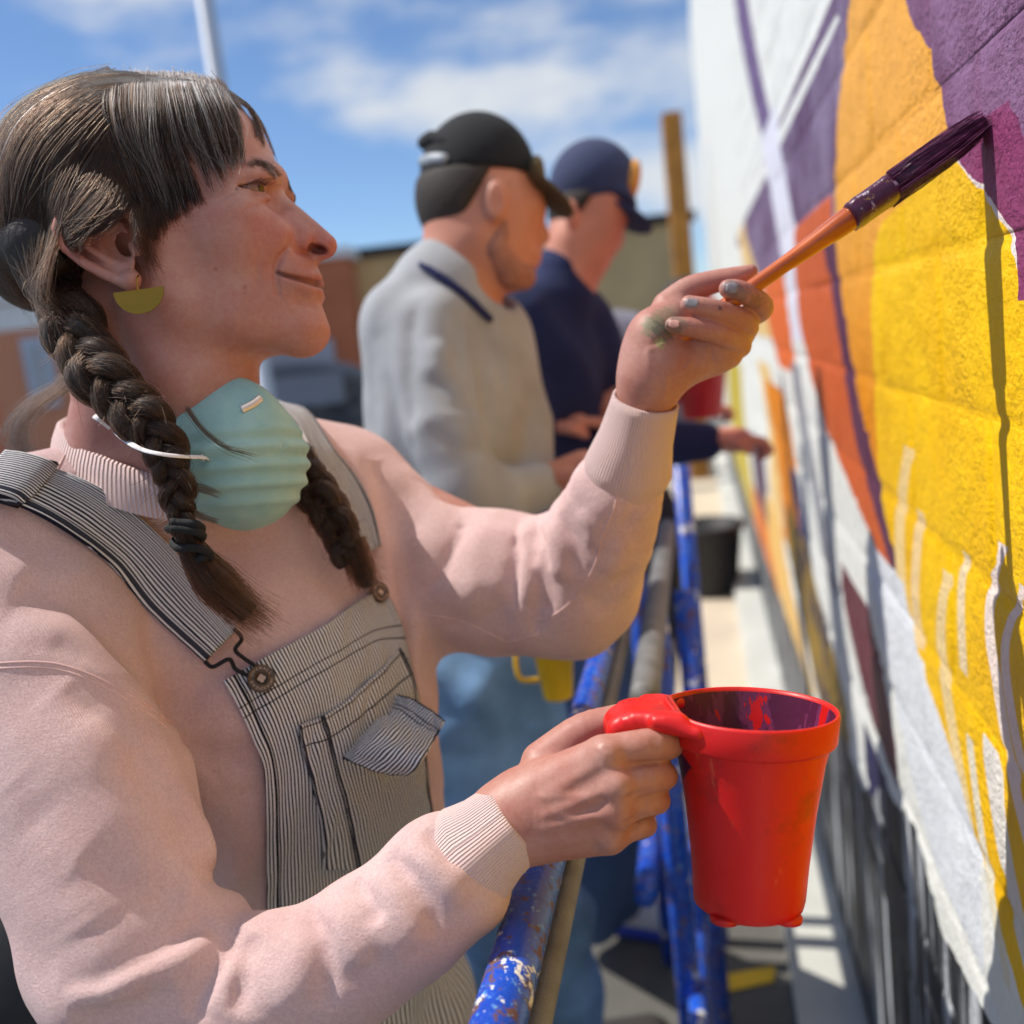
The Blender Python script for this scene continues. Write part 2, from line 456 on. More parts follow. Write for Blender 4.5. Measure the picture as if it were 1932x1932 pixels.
for pl, wd, cl in [([(1714, 850), (1702, 930), (1697, 1030), (1704, 1130), (1722, 1250), (1748, 1360), (1775, 1480)], 18, (240, 208, 140)),
                   ([(1736, 970), (1728, 1060), (1726, 1130), (1734, 1210)], 16, (240, 208, 150)),
                   ([(1788, 1090), (1776, 1150), (1776, 1230), (1790, 1330), (1812, 1460), (1830, 1560)], 17, (240, 212, 150)),
                   ([(1822, 1050), (1814, 1110), (1814, 1190), (1818, 1260)], 14, (236, 214, 170)),
                   ([(1896, 1035), (1874, 1100), (1867, 1190), (1880, 1280), (1894, 1370), (1915, 1480), (1945, 1600)], 18, (240, 224, 214)),
                   ([(1935, 1115), (1908, 1170), (1896, 1240), (1906, 1330), (1925, 1430), (1950, 1520)], 16, (240, 222, 212)),
                   ([(1868, 1420), (1885, 1540), (1910, 1680), (1945, 1830)], 26, (226, 222, 214)),
                   ([(1830, 1400), (1850, 1560), (1872, 1700), (1900, 1850)], 12, (232, 224, 200))]:
    stripe(pl, wd, srgb(*cl), q_smooth)
PU = [(1700, -80), (1706, 0), (1745, 85), (1768, 160), (1785, 232), (1800, 285), (1850, 352), (1893, 410), (1932, 515), (1975, 640)]
stripe([(x - 3, y) for x, y in PU[5:]], 12, srgb(238, 226, 220))
region(PU, None, mu.ramp(wob2, [(0.35, srgb(118, 74, 106)), (0.65, srgb(152, 112, 150))]))
region([(1800, 262), (1806, 290), (1850, 352), (1893, 410), (1920, 480)], [(1905, 200), (1935, 260), (1990, 420), (2040, 560)], srgb(140, 62, 104))
# white sweep and black base
region([(1640, 1080), (1660, 1180), (1690, 1330), (1720, 1470), (1770, 1650)], [(1704, 1100), (1738, 1250), (1795, 1420), (1850, 1620)], srgb(226, 230, 236))
region([(1588, 1120), (1612, 1230), (1640, 1340), (1672, 1440)], [(1640, 1150), (1660, 1250), (1680, 1350), (1692, 1440)], srgb(104, 52, 64))
region([(1548, 1320), (1580, 1400), (1610, 1470), (1640, 1530)], [(1600, 1290), (1628, 1390), (1660, 1480), (1690, 1540)], srgb(44, 44, 84))
drip = mu.noise(1.0, 4, 0.65, vec=mu.coord('World', (26, 26, 2.2)))
drip_c = mu.ramp(drip, [(0.36, srgb(26, 26, 28)), (0.52, srgb(52, 54, 58)), (0.60, srgb(170, 174, 180)), (0.70, srgb(215, 218, 222))])
fc = mu.n('FloatCurve'); cv = fc.mapping.curves[0]; fc.mapping.extend = 'HORIZONTAL'
_sz = [(9.0, .30), (3.2, .40), (2.2, .44), (2.03, .52), (1.57, .61), (1.28, .735), (1.16, .74), (1.09, .705), (.93, .715), (.82, .735), (.70, .79), (.5, .86)]
_pt = [(QS / s_, (z_1 - Z0) / ZS) for s_, z_1 in _sz]
cv.points[0].location = _pt[0]; cv.points[1].location = _pt[-1]
for x_, y_ in _pt[1:-1]: cv.points.new(x_, y_)
fc.mapping.update(); mu.L(q_, fc.inputs['Value'])
acc = mu.mix(mu.math('LESS_THAN', mu.math('ADD', z_, mu.math('MULTIPLY', mu.math('SUBTRACT', wob2, .5), .03)), fc.outputs['Value']), acc, drip_c)
lowband = mu.math('LESS_THAN', sep.outputs['Z'], 0.55)
patch = mu.noise(55, 5, 0.65, kind='World')
acc2 = mu.mix(mu.ramp(patch, [(0.35, 0.0), (0.7, 0.22)]), acc, mu.mix(1.0, acc, (.72, .70, .68, 1), 'MULTIPLY'))
fine = mu.noise(420, 3, 0.7, kind='World'); mid = mu.noise(70, 5, 0.7, kind='World'); lump = mu.noise(14, 4, 0.6, kind='World')
hh = mu.math('ADD', mu.math('MULTIPLY', fine, 0.25), mu.math('ADD', mu.math('MULTIPLY', mid, 0.8), mu.math('MULTIPLY', lump, 1.6)))
grit_ = mu.noise(150, 2, .5, kind='World')
stro = mu.noise(1.0, 3, .6, vec=mu.coord('World', (60, 60, 340)))
hh = mu.math('ADD', hh, mu.math('ADD', mu.math('MULTIPLY', grit_, .9), mu.math('MULTIPLY', stro, .35)))
var = mu.ramp(mu.noise(9, 3, .5, kind='World'), [(.35, .35), (.65, 1.0)])
hh = mu.math('ADD', mu.math('MULTIPLY', mu.math('SUBTRACT', hh, 1.8), var), mu.math('MULTIPLY', lump, 1.2))
mu.set(Base_Color=acc2, Normal=mu.bump(hh, 0.6, 0.007), Roughness=0.5); mu.b.inputs['Specular IOR Level'].default_value = .25
MURAL = mu.m
wall = empty('painted_block_wall', WO + WT * 6)
tag(wall, 'tall block wall covered in a yellow, orange, purple and white mural', 'wall')
ax = [WT, np.cross([0, 0, 1], WT), np.array([0, 0, 1.0])]       # along, into..., up
slab = box('wall_core', WO + WT * 6.1 - WN * 0.1026 + np.array([0, 0, 2.4]), (13.6, 0.2, 4.8), MURAL, None, axes=[WT, -WN, (0, 0, 1)])
reparent_at(slab, wall)
BL, BH = 0.30, 0.1375
bvs, bfs = [], []
for k_, (ix, iz, dy) in enumerate(((0.0, 0.0, .05), (0.0, 0.0, .0030), (.0035, .0035, .0024), (.0085, .0080, .0006), (.016, .014, .0))):   # rings from the back to the face
    x_, z_1 = BL / 2 - .0002 - ix, BH / 2 - .0002 - iz
    bvs += [(-x_, -.025 + dy, -z_1), (x_, -.025 + dy, -z_1), (x_, -.025 + dy, z_1), (-x_, -.025 + dy, z_1)]
    if k_: bfs += [((k_ - 1) * 4 + q, (k_ - 1) * 4 + (q + 1) % 4, k_ * 4 + (q + 1) % 4, k_ * 4 + q) for q in range(4)]
bfs.append((16, 17, 18, 19))
bme = bpy.data.meshes.new('block'); bme.from_pydata(bvs, [], bfs); bme.materials.append(MURAL)
bm = bmesh.new(); bm.from_mesh(bme); bmesh.ops.recalc_face_normals(bm, faces=bm.faces[:]); bm.to_mesh(bme); bm.free(); bme.shade_smooth()
rotw = Matrix([[WT[i], -WN[i], (0, 0, 1)[i]] for i in range(3)]).to_4x4()
nblk = 0
for r_ in range(3, 17):
    for c_ in range(-1, 15):
        s0 = 0.05 + c_ * BL + (BL / 2 if r_ % 2 else 0); z0 = 0.06 + (r_ + 0.5) * BH
        if s0 < 0.2 or s0 > 4.2: continue
        b = link('block', bme, wall)
        p = WO + WT * s0 - WN * (0.025 + random.uniform(-0.0006, 0.0006)) + np.array([0, 0, z0])
        b.matrix_world = Matrix.Translation(Vector(p)) @ rotw @ Matrix.Rotation(random.uniform(-0.0012, 0.0012), 4, 'Z')
        b.matrix_parent_inverse = Matrix.Translation(wall.location).inverted()
        nblk += 1
print('blocks', nblk)
white_ledge = simple('white_ledge_paint', (196, 196, 188), 0.7, 0.12, 5, 0.2)
led = box('wall_footing', WO + WT * 6.1 + WN * 0.065 + np.array([0, 0, 0.03]), (13.6, 0.13, 0.07), white_ledge, None, axes=[WT, -WN, (0, 0, 1)], bevel=0.008)
reparent_at(led, wall)

# ================================================================== far buildings
brickm = Mat('red_brick_far', srgb(160, 100, 78), 0.85)
bt = brickm.n('TexBrick'); bt.inputs['Scale'].default_value = 9.0
for k_, cc in (('Color1', (200, 92, 58)), ('Color2', (212, 112, 76)), ('Mortar', (204, 140, 108))): bt.inputs[k_].default_value = srgb(*cc)
brickm.L(brickm.coord('Object', (1, 1, 1)), bt.inputs['Vector']); brickm.set(Base_Color=bt.outputs['Color']); brickm = brickm.m
tan = simple('tan_render', (214, 184, 134), 0.9, 0.12, 1.2)
brown = simple('brown_brick', (190, 118, 84), 0.9, 0.15, 1.5)
white = simple('white_trim', (225, 228, 230), 0.6, 0.05, 2)
greyblue = simple('grey_blue_shutter', (176, 188, 206), 0.6, 0.08, 2)
glassd = simple('window_glass', (110, 122, 142), 0.15, 0.1, 2)
glassl = simple('window_blind', (165, 172, 180), 0.4, 0.12, 6)
darkm = simple('dark_trim', (30, 30, 34), 0.6, 0.1, 3)
def facing(u, v, d):                       # yaw of a wall square to the line of sight
    D = ray(u, v); return math.atan2(D[0], D[1])
def building(name, u0, v0, u1, d, mat, label, zbase=0.0, depth=6.0, roofm=None):
    """left/right photo columns, roof line at v0, at ground distance d"""
    A = P(u0, v0[0], d); B = P(u1, v0[1], d); z = (A[2] + B[2]) / 2
    ctr = (A + B) / 2; wd = np.linalg.norm((B - A)[:2]); xa = unit([B[0] - A[0], B[1] - A[1], 0]); ya = np.cross([0, 0, 1], xa)
    root = empty(name, (ctr[0], ctr[1], 0)); tag(root, label, 'building')
    def part(nm, x0, x1, z0, z1, mt, proud=0.0, thick=0.1, parent=None):
        c_ = ctr + xa * ((x0 + x1) / 2) - ya * (proud - thick / 2); o_ = box(nm, (c_[0], c_[1], (z0 + z1) / 2), (x1 - x0, thick, z1 - z0), mt, None, axes=[xa, ya, (0, 0, 1)])
        reparent_at(o_, root)
        if parent is not None:
            o_.parent = parent; o_.matrix_parent_inverse = parent.matrix_world.inverted() if False else Matrix.Identity(4)
            o_.matrix_parent_inverse = Matrix.Translation(root.location).inverted()
        return o_
    def spot(u, v):
        D = ray(u, v); t = ((ctr - CAM) @ ya) / (D @ ya); p = CAM + D * t; return (p - ctr) @ xa, p[2]
    part('wall', -wd / 2, wd / 2, 0, z, mat, 0, depth)
    part('roof_edge', -wd / 2 - 0.1, wd / 2 + 0.1, z, z + 0.16, roofm or white, 0.1, depth + 0.2)
    return root, part, spot, wd, z
def window_at(part, spot, u0, v0, u1, v1, frame, pane):
    x0, z1 = spot(u0, v0); x1, z0 = spot(u1, v1)
    f_ = part('window', x0, x1, z0, z1, frame, 0.06, 0.1)
    g_ = part('pane', x0 + 0.10, x1 - 0.10, z0 + 0.1, z1 - 0.1, pane, 0.075, 0.03)
    return f_
b1, part, spot, wd, z = building('brick_building', -260, (598, 545), 290, 13.0, brickm, 'red brick building with tall grey window behind the braided hair')
window_at(part, spot, 40, 640, 118, 765, greyblue, glassl)
window_at(part, spot, -160, 660, -90, 775, greyblue, glassl)
part('wall_band', -wd / 2, wd / 2, z - 0.35, z - 0.02, white, 0.03, 0.05)
b2, part, spot, wd, z = building('brick_shop', 380, (512, 488), 652, 16.0, brown, 'brown brick shop with pale grey shutter beside the chin')
x0, z1 = spot(490, 655); x1, z0 = spot(642, 742)
sh = part('shutter', x0, x1, z0, z1, greyblue, 0.05, 0.08)
for k in range(6): part('shutter_slat', x0, x1, z0 + (z1 - z0) * k / 6 + 0.02, z0 + (z1 - z0) * (k + 1) / 6 - 0.02, greyblue, 0.08, 0.05)
b3, part, spot, wd, z = building('tan_building', 655, (489, 418), 1300, 17.0, tan, 'long low tan building behind the two men in caps', roofm=darkm)
x0, z1 = spot(700, 560); x1, z0 = spot(760, 640)
part('door', x0, x1, z0, z1, brown, 0.05, 0.08)
carb = Mat('car_paint_dark', srgb(38, 42, 50), 0.3).m
# dark car parked before the brown shop
def parked_car(u, v, d, col, label):
    c0 = P(u, v, d); c0[2] = 0; D = ray(u, v); xa = unit([D[1], -D[0], 0]); ya = np.cross([0, 0, 1], xa)
    root = empty('parked_car', c0); tag(root, label, 'car')
    S = Sculpt(); W = lambda x, y, zz: c0 + xa * x + ya * y + np.array([0, 0, zz])
    A = (xa, ya, (0, 0, 1))
    S.ell(W(0, 0, .62), A, (2.15, .9, .42)); S.ell(W(-.2, 0, 1.0), A, (1.25, .75, .5), .25)
    b_ = S.mesh('body', .07, c0 - 2.6, c0 + 2.6, col); reparent_at(b_, root)
    for sx in (-1.3, 1.3):
        wv = lathe('wheel', [(.05, -.1), (.3, -.1), (.34, -.06), (.34, .06), (.3, .1), (.05, .1)], W(sx, -.82, .34), ya, darkm, None, 20); reparent_at(wv, root)
    gl = box('side_window', W(-.2, -.74, 1.12), (1.5, .06, .34), glassd, None, axes=A, bevel=.02); reparent_at(gl, root)
parked_car(560, 800, 11.5, carb, 'dark car parked in front of the brown shop')
# steel pole far behind the head, timber post against the wall end
polem = simple('galvanised_pole', (140, 152, 172), 0.5, 0.08, 2)
pb = P(432, 300, 9.0); 
o = lathe('steel_pole', [(.12, 0), (.12, .02), (.085, .03), (.07, 7.5)], (pb[0], pb[1], 0), (0, 0, 1), polem, None, 20); tag(o, 'tall grey steel pole rising behind the braided head', 'pole')
wood = simple('weathered_timber', (150, 104, 44), 0.85, 0.25, 6, 0.3)
pa = P(1258, 218, 8.6); zt = pa[2]
o = box('timber_post', (P(1275, 330, 8.6)[0], P(1275, 330, 8.6)[1], zt / 2), (0.16, 0.16, zt), wood, bevel=0.01); tag(o, 'brown timber post standing at the far end of the mural', 'post')
# black bin by the foot of the mural
bc = gnd(1338, 1118)
o = lathe('waste_bin', [(.13, 0), (.15, .02), (.19, .33), (.205, .34), (.205, .37), (.175, .37), (.14, .05)], bc, (0, 0, 1), darkm, None, 28); tag(o, 'small black bin standing on the pavement by the wall', 'bin')

# dark kit bag and spare blue post low on the left, behind her elbow
bagm = simple('black_nylon', (20, 20, 24), .6, .2, 30, .2)
S_ = Sculpt(); c_ = gnd(-60, 1900); c_ = P(-30, 1980, 1.55); c_[2] = .36
S_.ell(c_, (rt, fw, (0, 0, 1)), (.34, .22, .34)); S_.ell(c_ + np.array([.1, 0, .2]), (rt, fw, (0, 0, 1)), (.2, .17, .2), .08); S_.half((0, 0, .01), (0, 0, -1), .02)
o = S_.mesh('kit_bag', .012, c_ - .5, c_ + .6, bagm); tag(o, 'bulky black bag on the ground at the lower left', 'bag')
tube('bag_strap', np.array([c_ + np.array([-.1, -.15, .28]), c_ + np.array([.0, -.2, .44]), c_ + np.array([.12, -.16, .36])]), .014, bagm, o, 8, n=20)
# ================================================================== the woman: head, hands, body (one sculpted skin)
Dh = 0.78; hs = Dh / FPX; YAW = R(6)
Lh = unit(-fw * math.cos(YAW) - rt * math.sin(YAW))      # her right, towards the viewer
Fh = unit(rt * math.cos(YAW) - fw * math.sin(YAW))       # the way she faces
Uh = unit(np.cross(Lh, Fh)); Uh = Uh if Uh @ up > 0 else -Uh
HO = P(300, 420, Dh)
def HC(u, v, lat=0.0):
    r_ = ray(u, v); d = (lat * hs + (HO - CAM) @ Lh) / (r_ @ Lh); return CAM + r_ * d
def mir(p): return p - 2 * ((p - HO) @ Lh) * Lh
AX = (Fh, Lh, Uh)
def tilt(deg):
    a = R(deg); return (Fh * math.cos(a) + Uh * math.sin(a), Lh, Uh * math.cos(a) - Fh * math.sin(a))
H = Sculpt(); k_ = hs
def hell(u, v, lat, rad, k, op='+', ax=AX, both=False):
    H.ell(HC(u, v, lat), ax, np.array(rad) * hs, k * hs, op)
    if both:
        axm = [a - 2 * (a @ Lh) * Lh for a in ax]; H.ell(mir(HC(u, v, lat)), axm, np.array(rad) * hs, k * hs, op)
def hchain(pts, k, op='+', both=True):
    q = np.array([HC(a, b, c) for a, b, c, _ in pts]); r_ = [x[3] * hs for x in pts]
    H.chain(q, r_, k * hs, op)
    if both: H.chain(np.array([mir(x) for x in q]), r_, k * hs, op)
hell(248, 352, 0, (238, 166, 186), 0)
hell(398, 322, 0, (116, 120, 128), 30)
hell(438, 455, 0, (96, 116, 168), 40, ax=tilt(-10))
hell(543, 527, 0, (59, 78, 64), 40)
hchain([(574, 578, 0, 31), (579, 624, 0, 42)], 24, both=False)
hchain([(316, 540, 96, 40), (360, 590, 90, 42), (440, 608, 68, 40), (548, 620, 22, 34)], 44)
hell(462, 592, 0, (112, 90, 60), 44)
hell(400, 520, 58, (100, 58, 92), 50, both=True)                  # cheek and jaw muscle
hell(440, 450, 84, (56, 42, 50), 50, both=True)
hell(512, 450, 58, (40, 38, 40), 26, both=True)
hchain([(250, 440, 112, 18), (340, 430, 106, 20), (450, 402, 88, 30)], 60)
hchain([(300, 440, 112, 26), (318, 560, 100, 34)], 60)
hchain([(514, 326, 16, 14), (494, 320, 60, 13), (452, 336, 98, 14)], 24)
hell(512, 340, 0, (19, 30, 24), 20)
hell(425, 352, 76, (46, 30, 36), 34, both=True)
# eye sockets, lids
hell(517, 366, 62, (30, 30, 20), 24, '-', both=True)
EYE = HC(468, 353, 74)
for e in (EYE, mir(EYE)): H.ball(e, 31 * hs, 7 * hs)
hchain([(448, 338, 86, 8), (472, 330, 88, 9), (498, 331, 72, 8), (514, 338, 50, 7)], 18)      # brow fold over the lid
hchain([(450, 378, 96, 7), (480, 380, 92, 7), (505, 374, 70, 6)], 12)                              # lower lid
# nose
hchain([(528, 380, 0, 15), (564, 415, 0, 18.5), (592, 441, 0, 20), (613, 463, 0, 22.5)], 14, both=False)
hchain([(540, 425, 16, 22), (574, 450, 22, 20)], 16)
hell(567, 459, 33, (20, 14, 16), 6, both=True)
hchain([(613, 472, 0, 11), (598, 486, 0, 10), (588, 492, 0, 9)], 9, both=False)
hell(599, 470, 22, (20, 19, 9), 2, '-', both=True, ax=tilt(-16))
# lips
hchain([(533, 517, 62, 4), (560, 519, 53, 7), (582, 522, 35, 8.5), (596, 525, 0, 9)], 10)
hchain([(536, 526, 60, 4), (560, 538, 52, 7.5), (582, 547, 34, 9.5), (595, 552, 0, 10)], 15)
# neck
H.chain(np.array([HC(340, 560), HC(366, 720), P(362, 800, 0.80), P(350, 900, 0.825)]), [108 * hs, 120 * hs, 128 * hs, 140 * hs], 45 * hs)
H.chain(np.array([HC(220, 600), P(235, 760, 0.80), P(225, 880, 0.81)]), [95 * hs, 95 * hs, 110 * hs], 40 * hs)
H.chain(np.array([HC(265, 590, 84), HC(345, 740, 78), HC(430, 900, 40)]), [24 * hs, 22 * hs, 20 * hs], 45 * hs)   # neck muscle
# ears
e_l = unit(-Uh * 130 + Fh * 120); e_s = unit(Uh * 120 + Fh * 130); e_n = unit(Lh - Fh * 0.22)
def ear(side):
    q = (lambda p: p) if side > 0 else mir
    fl = lambda a: a if side > 0 else a - 2 * (a @ Lh) * Lh
    c = HC(192, 458, 160)
    H.ell(q(c), [fl(e_l), fl(e_s), fl(e_n)], np.array((84, 52, 11)) * hs, 12 * hs)
    H.chain(np.array([q(HC(*x)) for x in [(262, 425, 164), (225, 388, 172), (165, 378, 178), (118, 400, 172), (108, 432, 172), (124, 468, 174), (160, 497, 178), (210, 522, 174), (246, 536, 170)]]),
            np.array([8, 9, 9.5, 10, 10, 9, 9, 10, 13]) * hs, 5 * hs)
    H.chain(np.array([q(HC(*x)) for x in [(190, 405, 174), (160, 425, 176), (165, 465, 174), (205, 492, 172)]]), np.array([6, 7, 7, 7]) * hs, 6 * hs)
    H.ell(q(HC(222, 458, 176)), [fl(e_l), fl(e_s), fl(e_n)], np.array((38, 24, 15)) * hs, 8 * hs, '-')
    H.ball(q(HC(248, 528, 172)), 17 * hs, 8 * hs)
    H.ell(q(HC(255, 470, 164)), [fl(e_l), fl(e_s), fl(e_n)], np.array((16, 8, 10)) * hs, 6 * hs)
ear(1); ear(-1)
# expression: lines traced on the near cheek, the same lines mirrored on the far one
CRP = []
def crease(pix, A, sg): CRP.append((pix, A, sg))
def trace_many(S, lists):
    al = [p for l in lists for p in l]; q = S.trace([p[0] for p in al], [p[1] for p in al]); out = []; i = 0
    for l in lists: out.append(q[i:i + len(l)]); i += len(l)
    return out
crease([(548, 440), (547, 456), (556, 471), (572, 477), (584, 476)], -5.5, 3.2)
crease([(543, 464), (529, 486), (521, 506), (522, 526), (527, 566)], -4.6, 3.8)
crease([(512, 488), (508, 510), (510, 545)], -2.0, 2.6)
crease([(492, 470), (485, 495), (484, 525), (490, 550)], -1.6, 3.0)
crease([(512, 510), (527, 516), (545, 521), (565, 526), (583, 531), (597, 536), (606, 538), (612, 539)], -8.5, 2.8)
crease([(600, 585), (588, 580), (570, 574), (550, 570)], -2.5, 8)
crease([(452, 358), (432, 366), (408, 382)], -2.0, 2.2)
crease([(455, 370), (436, 382), (420, 400)], -2.0, 2.2)
crease([(462, 380), (446, 394), (436, 412)], -2.0, 2.2)
crease([(480, 388), (462, 396), (452, 412)], -2.0, 2.2)
crease([(505, 380), (480, 390), (466, 400)], -2.0, 2.2)
crease([(436, 354), (452, 345), (472, 339), (492, 341), (504, 346)], -2.6, 2.4)
for q, (pix, A, sg) in zip(trace_many(H, [x[0] for x in CRP]), CRP):
    for qq in (q, np.array([mir(x) for x in q])): H.fold(qq, A * hs * 1.7, sg * hs)
ML = H.trace([522, 530, 545, 562, 580, 594, 603], [513, 517, 521, 525.5, 530.5, 535.5, 538]); ML2 = np.vstack([ML, HC(609, 540, 0)])
for qq in (ML2, np.array([mir(x) for x in ML2])): H.chain(qq, np.array([1.2, 3.0, 3.8, 4.0, 4.0, 3.8, 3.6, 3.4]) * hs, 2.0 * hs, '-', n=16)
NLF = H.trace([546, 534, 524, 519, 520, 525], [462, 478, 494, 510, 530, 556])
for qq in (NLF, np.array([mir(x) for x in NLF])): H.chain(qq, np.array([1, 2.6, 3.0, 3.0, 2.4, 1]) * hs, 7 * hs, '-', n=12)
# eyelid opening (cut last)
for sgn in (1, -1):
    c = HC(480, 352, 98); ax_ = tilt(8)
    if sgn < 0: c = mir(c)
    H.ell(c, ax_ if sgn > 0 else [a - 2 * (a @ Lh) * Lh for a in ax_], np.array((29, 30, 4.5)) * hs, 2.0 * hs, '-')

# ---- right hand (holds the cup) and left hand (holds the brush)
def finger(S, pts, rad, k=0.0035): S.chain(PL(pts), np.array(rad) / 1000, k, n=3 * len(pts))
HR = Sculpt()
RW = (975, 1538, 0.652)
for a, b, r0_, r1_ in [((985, 1505, .655), (1140, 1426, .622), 18, 12.5), ((990, 1530, .652), (1162, 1484, .617), 19, 12), ((990, 1555, .652), (1160, 1532, .622), 19, 11.5),
                       ((990, 1580, .656), (1150, 1580, .634), 16, 10.5)]:
    HR.cone(P(*a), P(*b), r0_ / 1000, r1_ / 1000, .016)
HR.cone(P(1040, 1500, .668), P(1120, 1510, .665), .020, .018, .02)
HR.cone(P(1060, 1440, .675), P(1130, 1400, .675), .016, .014, .016)
HR.cone(P(940, 1555, .655), P(1000, 1535, .654), .0235, .022, .014)
HR.cone(P(890, 1612, .656), P(960, 1552, .655), .0225, .0232, .01)
finger(HR, [(1138, 1424, .624), (1195, 1410, .620), (1244, 1403, .624), (1262, 1404, .640), (1240, 1412, .662), (1205, 1418, .672)], [11.5, 10.2, 10.2, 9.6, 8.8, 8])
finger(HR, [(1160, 1484, .618), (1205, 1472, .617), (1240, 1464, .624), (1252, 1464, .640), (1228, 1470, .664), (1195, 1474, .672)], [11, 9.8, 9.4, 9.0, 8.2, 7.5])
finger(HR, [(1158, 1530, .622), (1200, 1518, .622), (1230, 1510, .628), (1240, 1511, .642), (1218, 1518, .664), (1190, 1522, .672)], [10.5, 9.0, 8.8, 8.4, 7.8, 7])
finger(HR, [(1148, 1580, .634), (1185, 1566, .632), (1210, 1556, .636), (1218, 1558, .648), (1200, 1566, .668), (1178, 1570, .674)], [9.5, 7.8, 7.6, 7.4, 7, 6.4])
finger(HR, [(1025, 1440, .668), (1095, 1385, .672), (1150, 1362, .672), (1195, 1352, .668), (1222, 1350, .662)], [15, 13, 10.5, 9.5, 8])
for u_, v_, d_ in [(1146, 1420, .613), (1168, 1482, .608), (1164, 1530, .613), (1153, 1580, .624)]: HR.ball(P(u_, v_, d_), .0068, .008)
def trl(S, lst): return S.trace([a for a, b in lst], [b for a, b in lst])
FR_ = [([(1010, 1515), (1070, 1480), (1130, 1440)], 1.0, 3.2), ([(1010, 1545), (1080, 1518), (1150, 1490)], 1.3, 2.6), ([(1015, 1568), (1085, 1552), (1150, 1534)], 1.2, 2.4),
                   ([(1020, 1590), (1080, 1588), (1140, 1582)], 0.9, 2.4), ([(1040, 1530), (1080, 1545), (1120, 1540), (1150, 1550)], 0.8, 1.5), ([(1000, 1500), (1040, 1505), (1085, 1500), (1120, 1510)], 0.6, 1.5),
                   ([(1060, 1500), (1110, 1472), (1140, 1460)], -0.9, 3), ([(1080, 1538), (1130, 1518), (1150, 1510)], -1.0, 2.6), ([(1090, 1570), (1130, 1560), (1150, 1556)], -0.8, 2.4),
                   ([(1175, 1448), (1210, 1440), (1245, 1436)], -1.2, 1.8), ([(1175, 1506), (1205, 1498), (1235, 1490)], -1.2, 1.8), ([(1168, 1556), (1195, 1546), (1220, 1538)], -1.2, 1.8),
                   ([(998, 1490), (1003, 1530), (1012, 1580)], -0.5, 1.8), ([(1228, 1388), (1232, 1404), (1228, 1420)], -0.6, 1.0), ([(1236, 1390), (1240, 1404), (1236, 1418)], -0.5, 1.0), ([(1222, 1452), (1226, 1466), (1222, 1480)], -0.6, 1.0), ([(1212, 1500), (1216, 1512), (1212, 1524)], -0.5, 1.0), ([(1006, 1480), (1018, 1530), (1022, 1575)], -0.5, 1.2), ([(1138, 1408), (1150, 1420), (1152, 1436)], -0.5, 1.2), ([(1120, 1412), (1130, 1426), (1132, 1442)], -0.4, 1.2)]
for q, (lst, A, sg) in zip(trace_many(HR, [x[0] for x in FR_]), FR_): HR.fold(q, A / 1000, sg / 1000, soft=True)
HL = Sculpt()
HL.cone(P(1204, 805, .818), P(1225, 715, .803), .0205, .0222, .012)
HL.cone(P(1228, 722, .803), P(1245, 660, .800), .0220, .020, .016)
HL.cone(P(1235, 680, .806), P(1345, 660, .806), .022, .018, .02)
HL.cone(P(1240, 640, .806), P(1300, 600, .812), .021, .016, .02)
HL.cone(P(1300, 650, .815), P(1385, 630, .812), .018, .016, .018)
HL.cone(P(1275, 690, .796), P(1350, 672, .796), .0155, .0125, .014)        # heel of the hand
HL.cone(P(1240, 620, .796), P(1275, 590, .798), .0150, .0130, .014)        # ball of the thumb
finger(HL, [(1262, 580, .803), (1300, 548, .802), (1345, 532, .797), (1385, 524, .793), (1416, 512, .790)], [13.5, 11, 9.2, 8.6, 5.5])
finger(HL, [(1388, 600, .822), (1425, 590, .806), (1437, 577, .788), (1412, 556, .772), (1390, 547, .768), (1374, 545, .768)], [10.5, 9.8, 9.2, 8.2, 7.8, 7.2])
finger(HL, [(1386, 628, .822), (1408, 620, .802), (1402, 606, .784), (1365, 590, .768), (1325, 580, .764), (1300, 574, .765)], [10.5, 9.6, 9.2, 8.4, 7.8, 6.8])
finger(HL, [(1378, 654, .818), (1396, 652, .800), (1378, 640, .782), (1345, 626, .768), (1300, 617, .764), (1270, 613, .766)], [10, 9.4, 9.0, 8.2, 7.4, 6.2])
finger(HL, [(1366, 674, .812), (1380, 672, .798), (1362, 660, .788), (1338, 652, .784), (1318, 650, .785)], [9, 8.4, 8.0, 7.2, 6.5])
FL_ = [([(1225, 655), (1245, 640), (1275, 636)], -1.0, 1.6), ([(1340, 655), (1342, 675), (1352, 690)], -0.9, 1.4), ([(1232, 648), (1222, 668), (1226, 700)], 0.8, 2.0), ([(1252, 700), (1258, 730), (1252, 755)], 0.7, 1.8),
                   ([(1284, 700), (1296, 708)], -0.6, 1.2), ([(1270, 706), (1290, 690), (1300, 670)], -0.6, 1.4), ([(1300, 702), (1310, 688), (1314, 672)], -0.5, 1.4), ([(1286, 690), (1284, 674)], -0.5, 1.2),
                   ([(1302, 606), (1305, 628)], -0.5, 1.0), ([(1352, 615), (1346, 638)], -0.4, 1.0), ([(1372, 580), (1362, 604)], -0.4, 1.0), ([(1408, 545), (1398, 566)], -0.35, 1.0)]
for q, (lst, A, sg) in zip(trace_many(HL, [x[0] for x in FL_]), FL_): HL.fold(q, A / 1000, sg / 1000, soft=True)
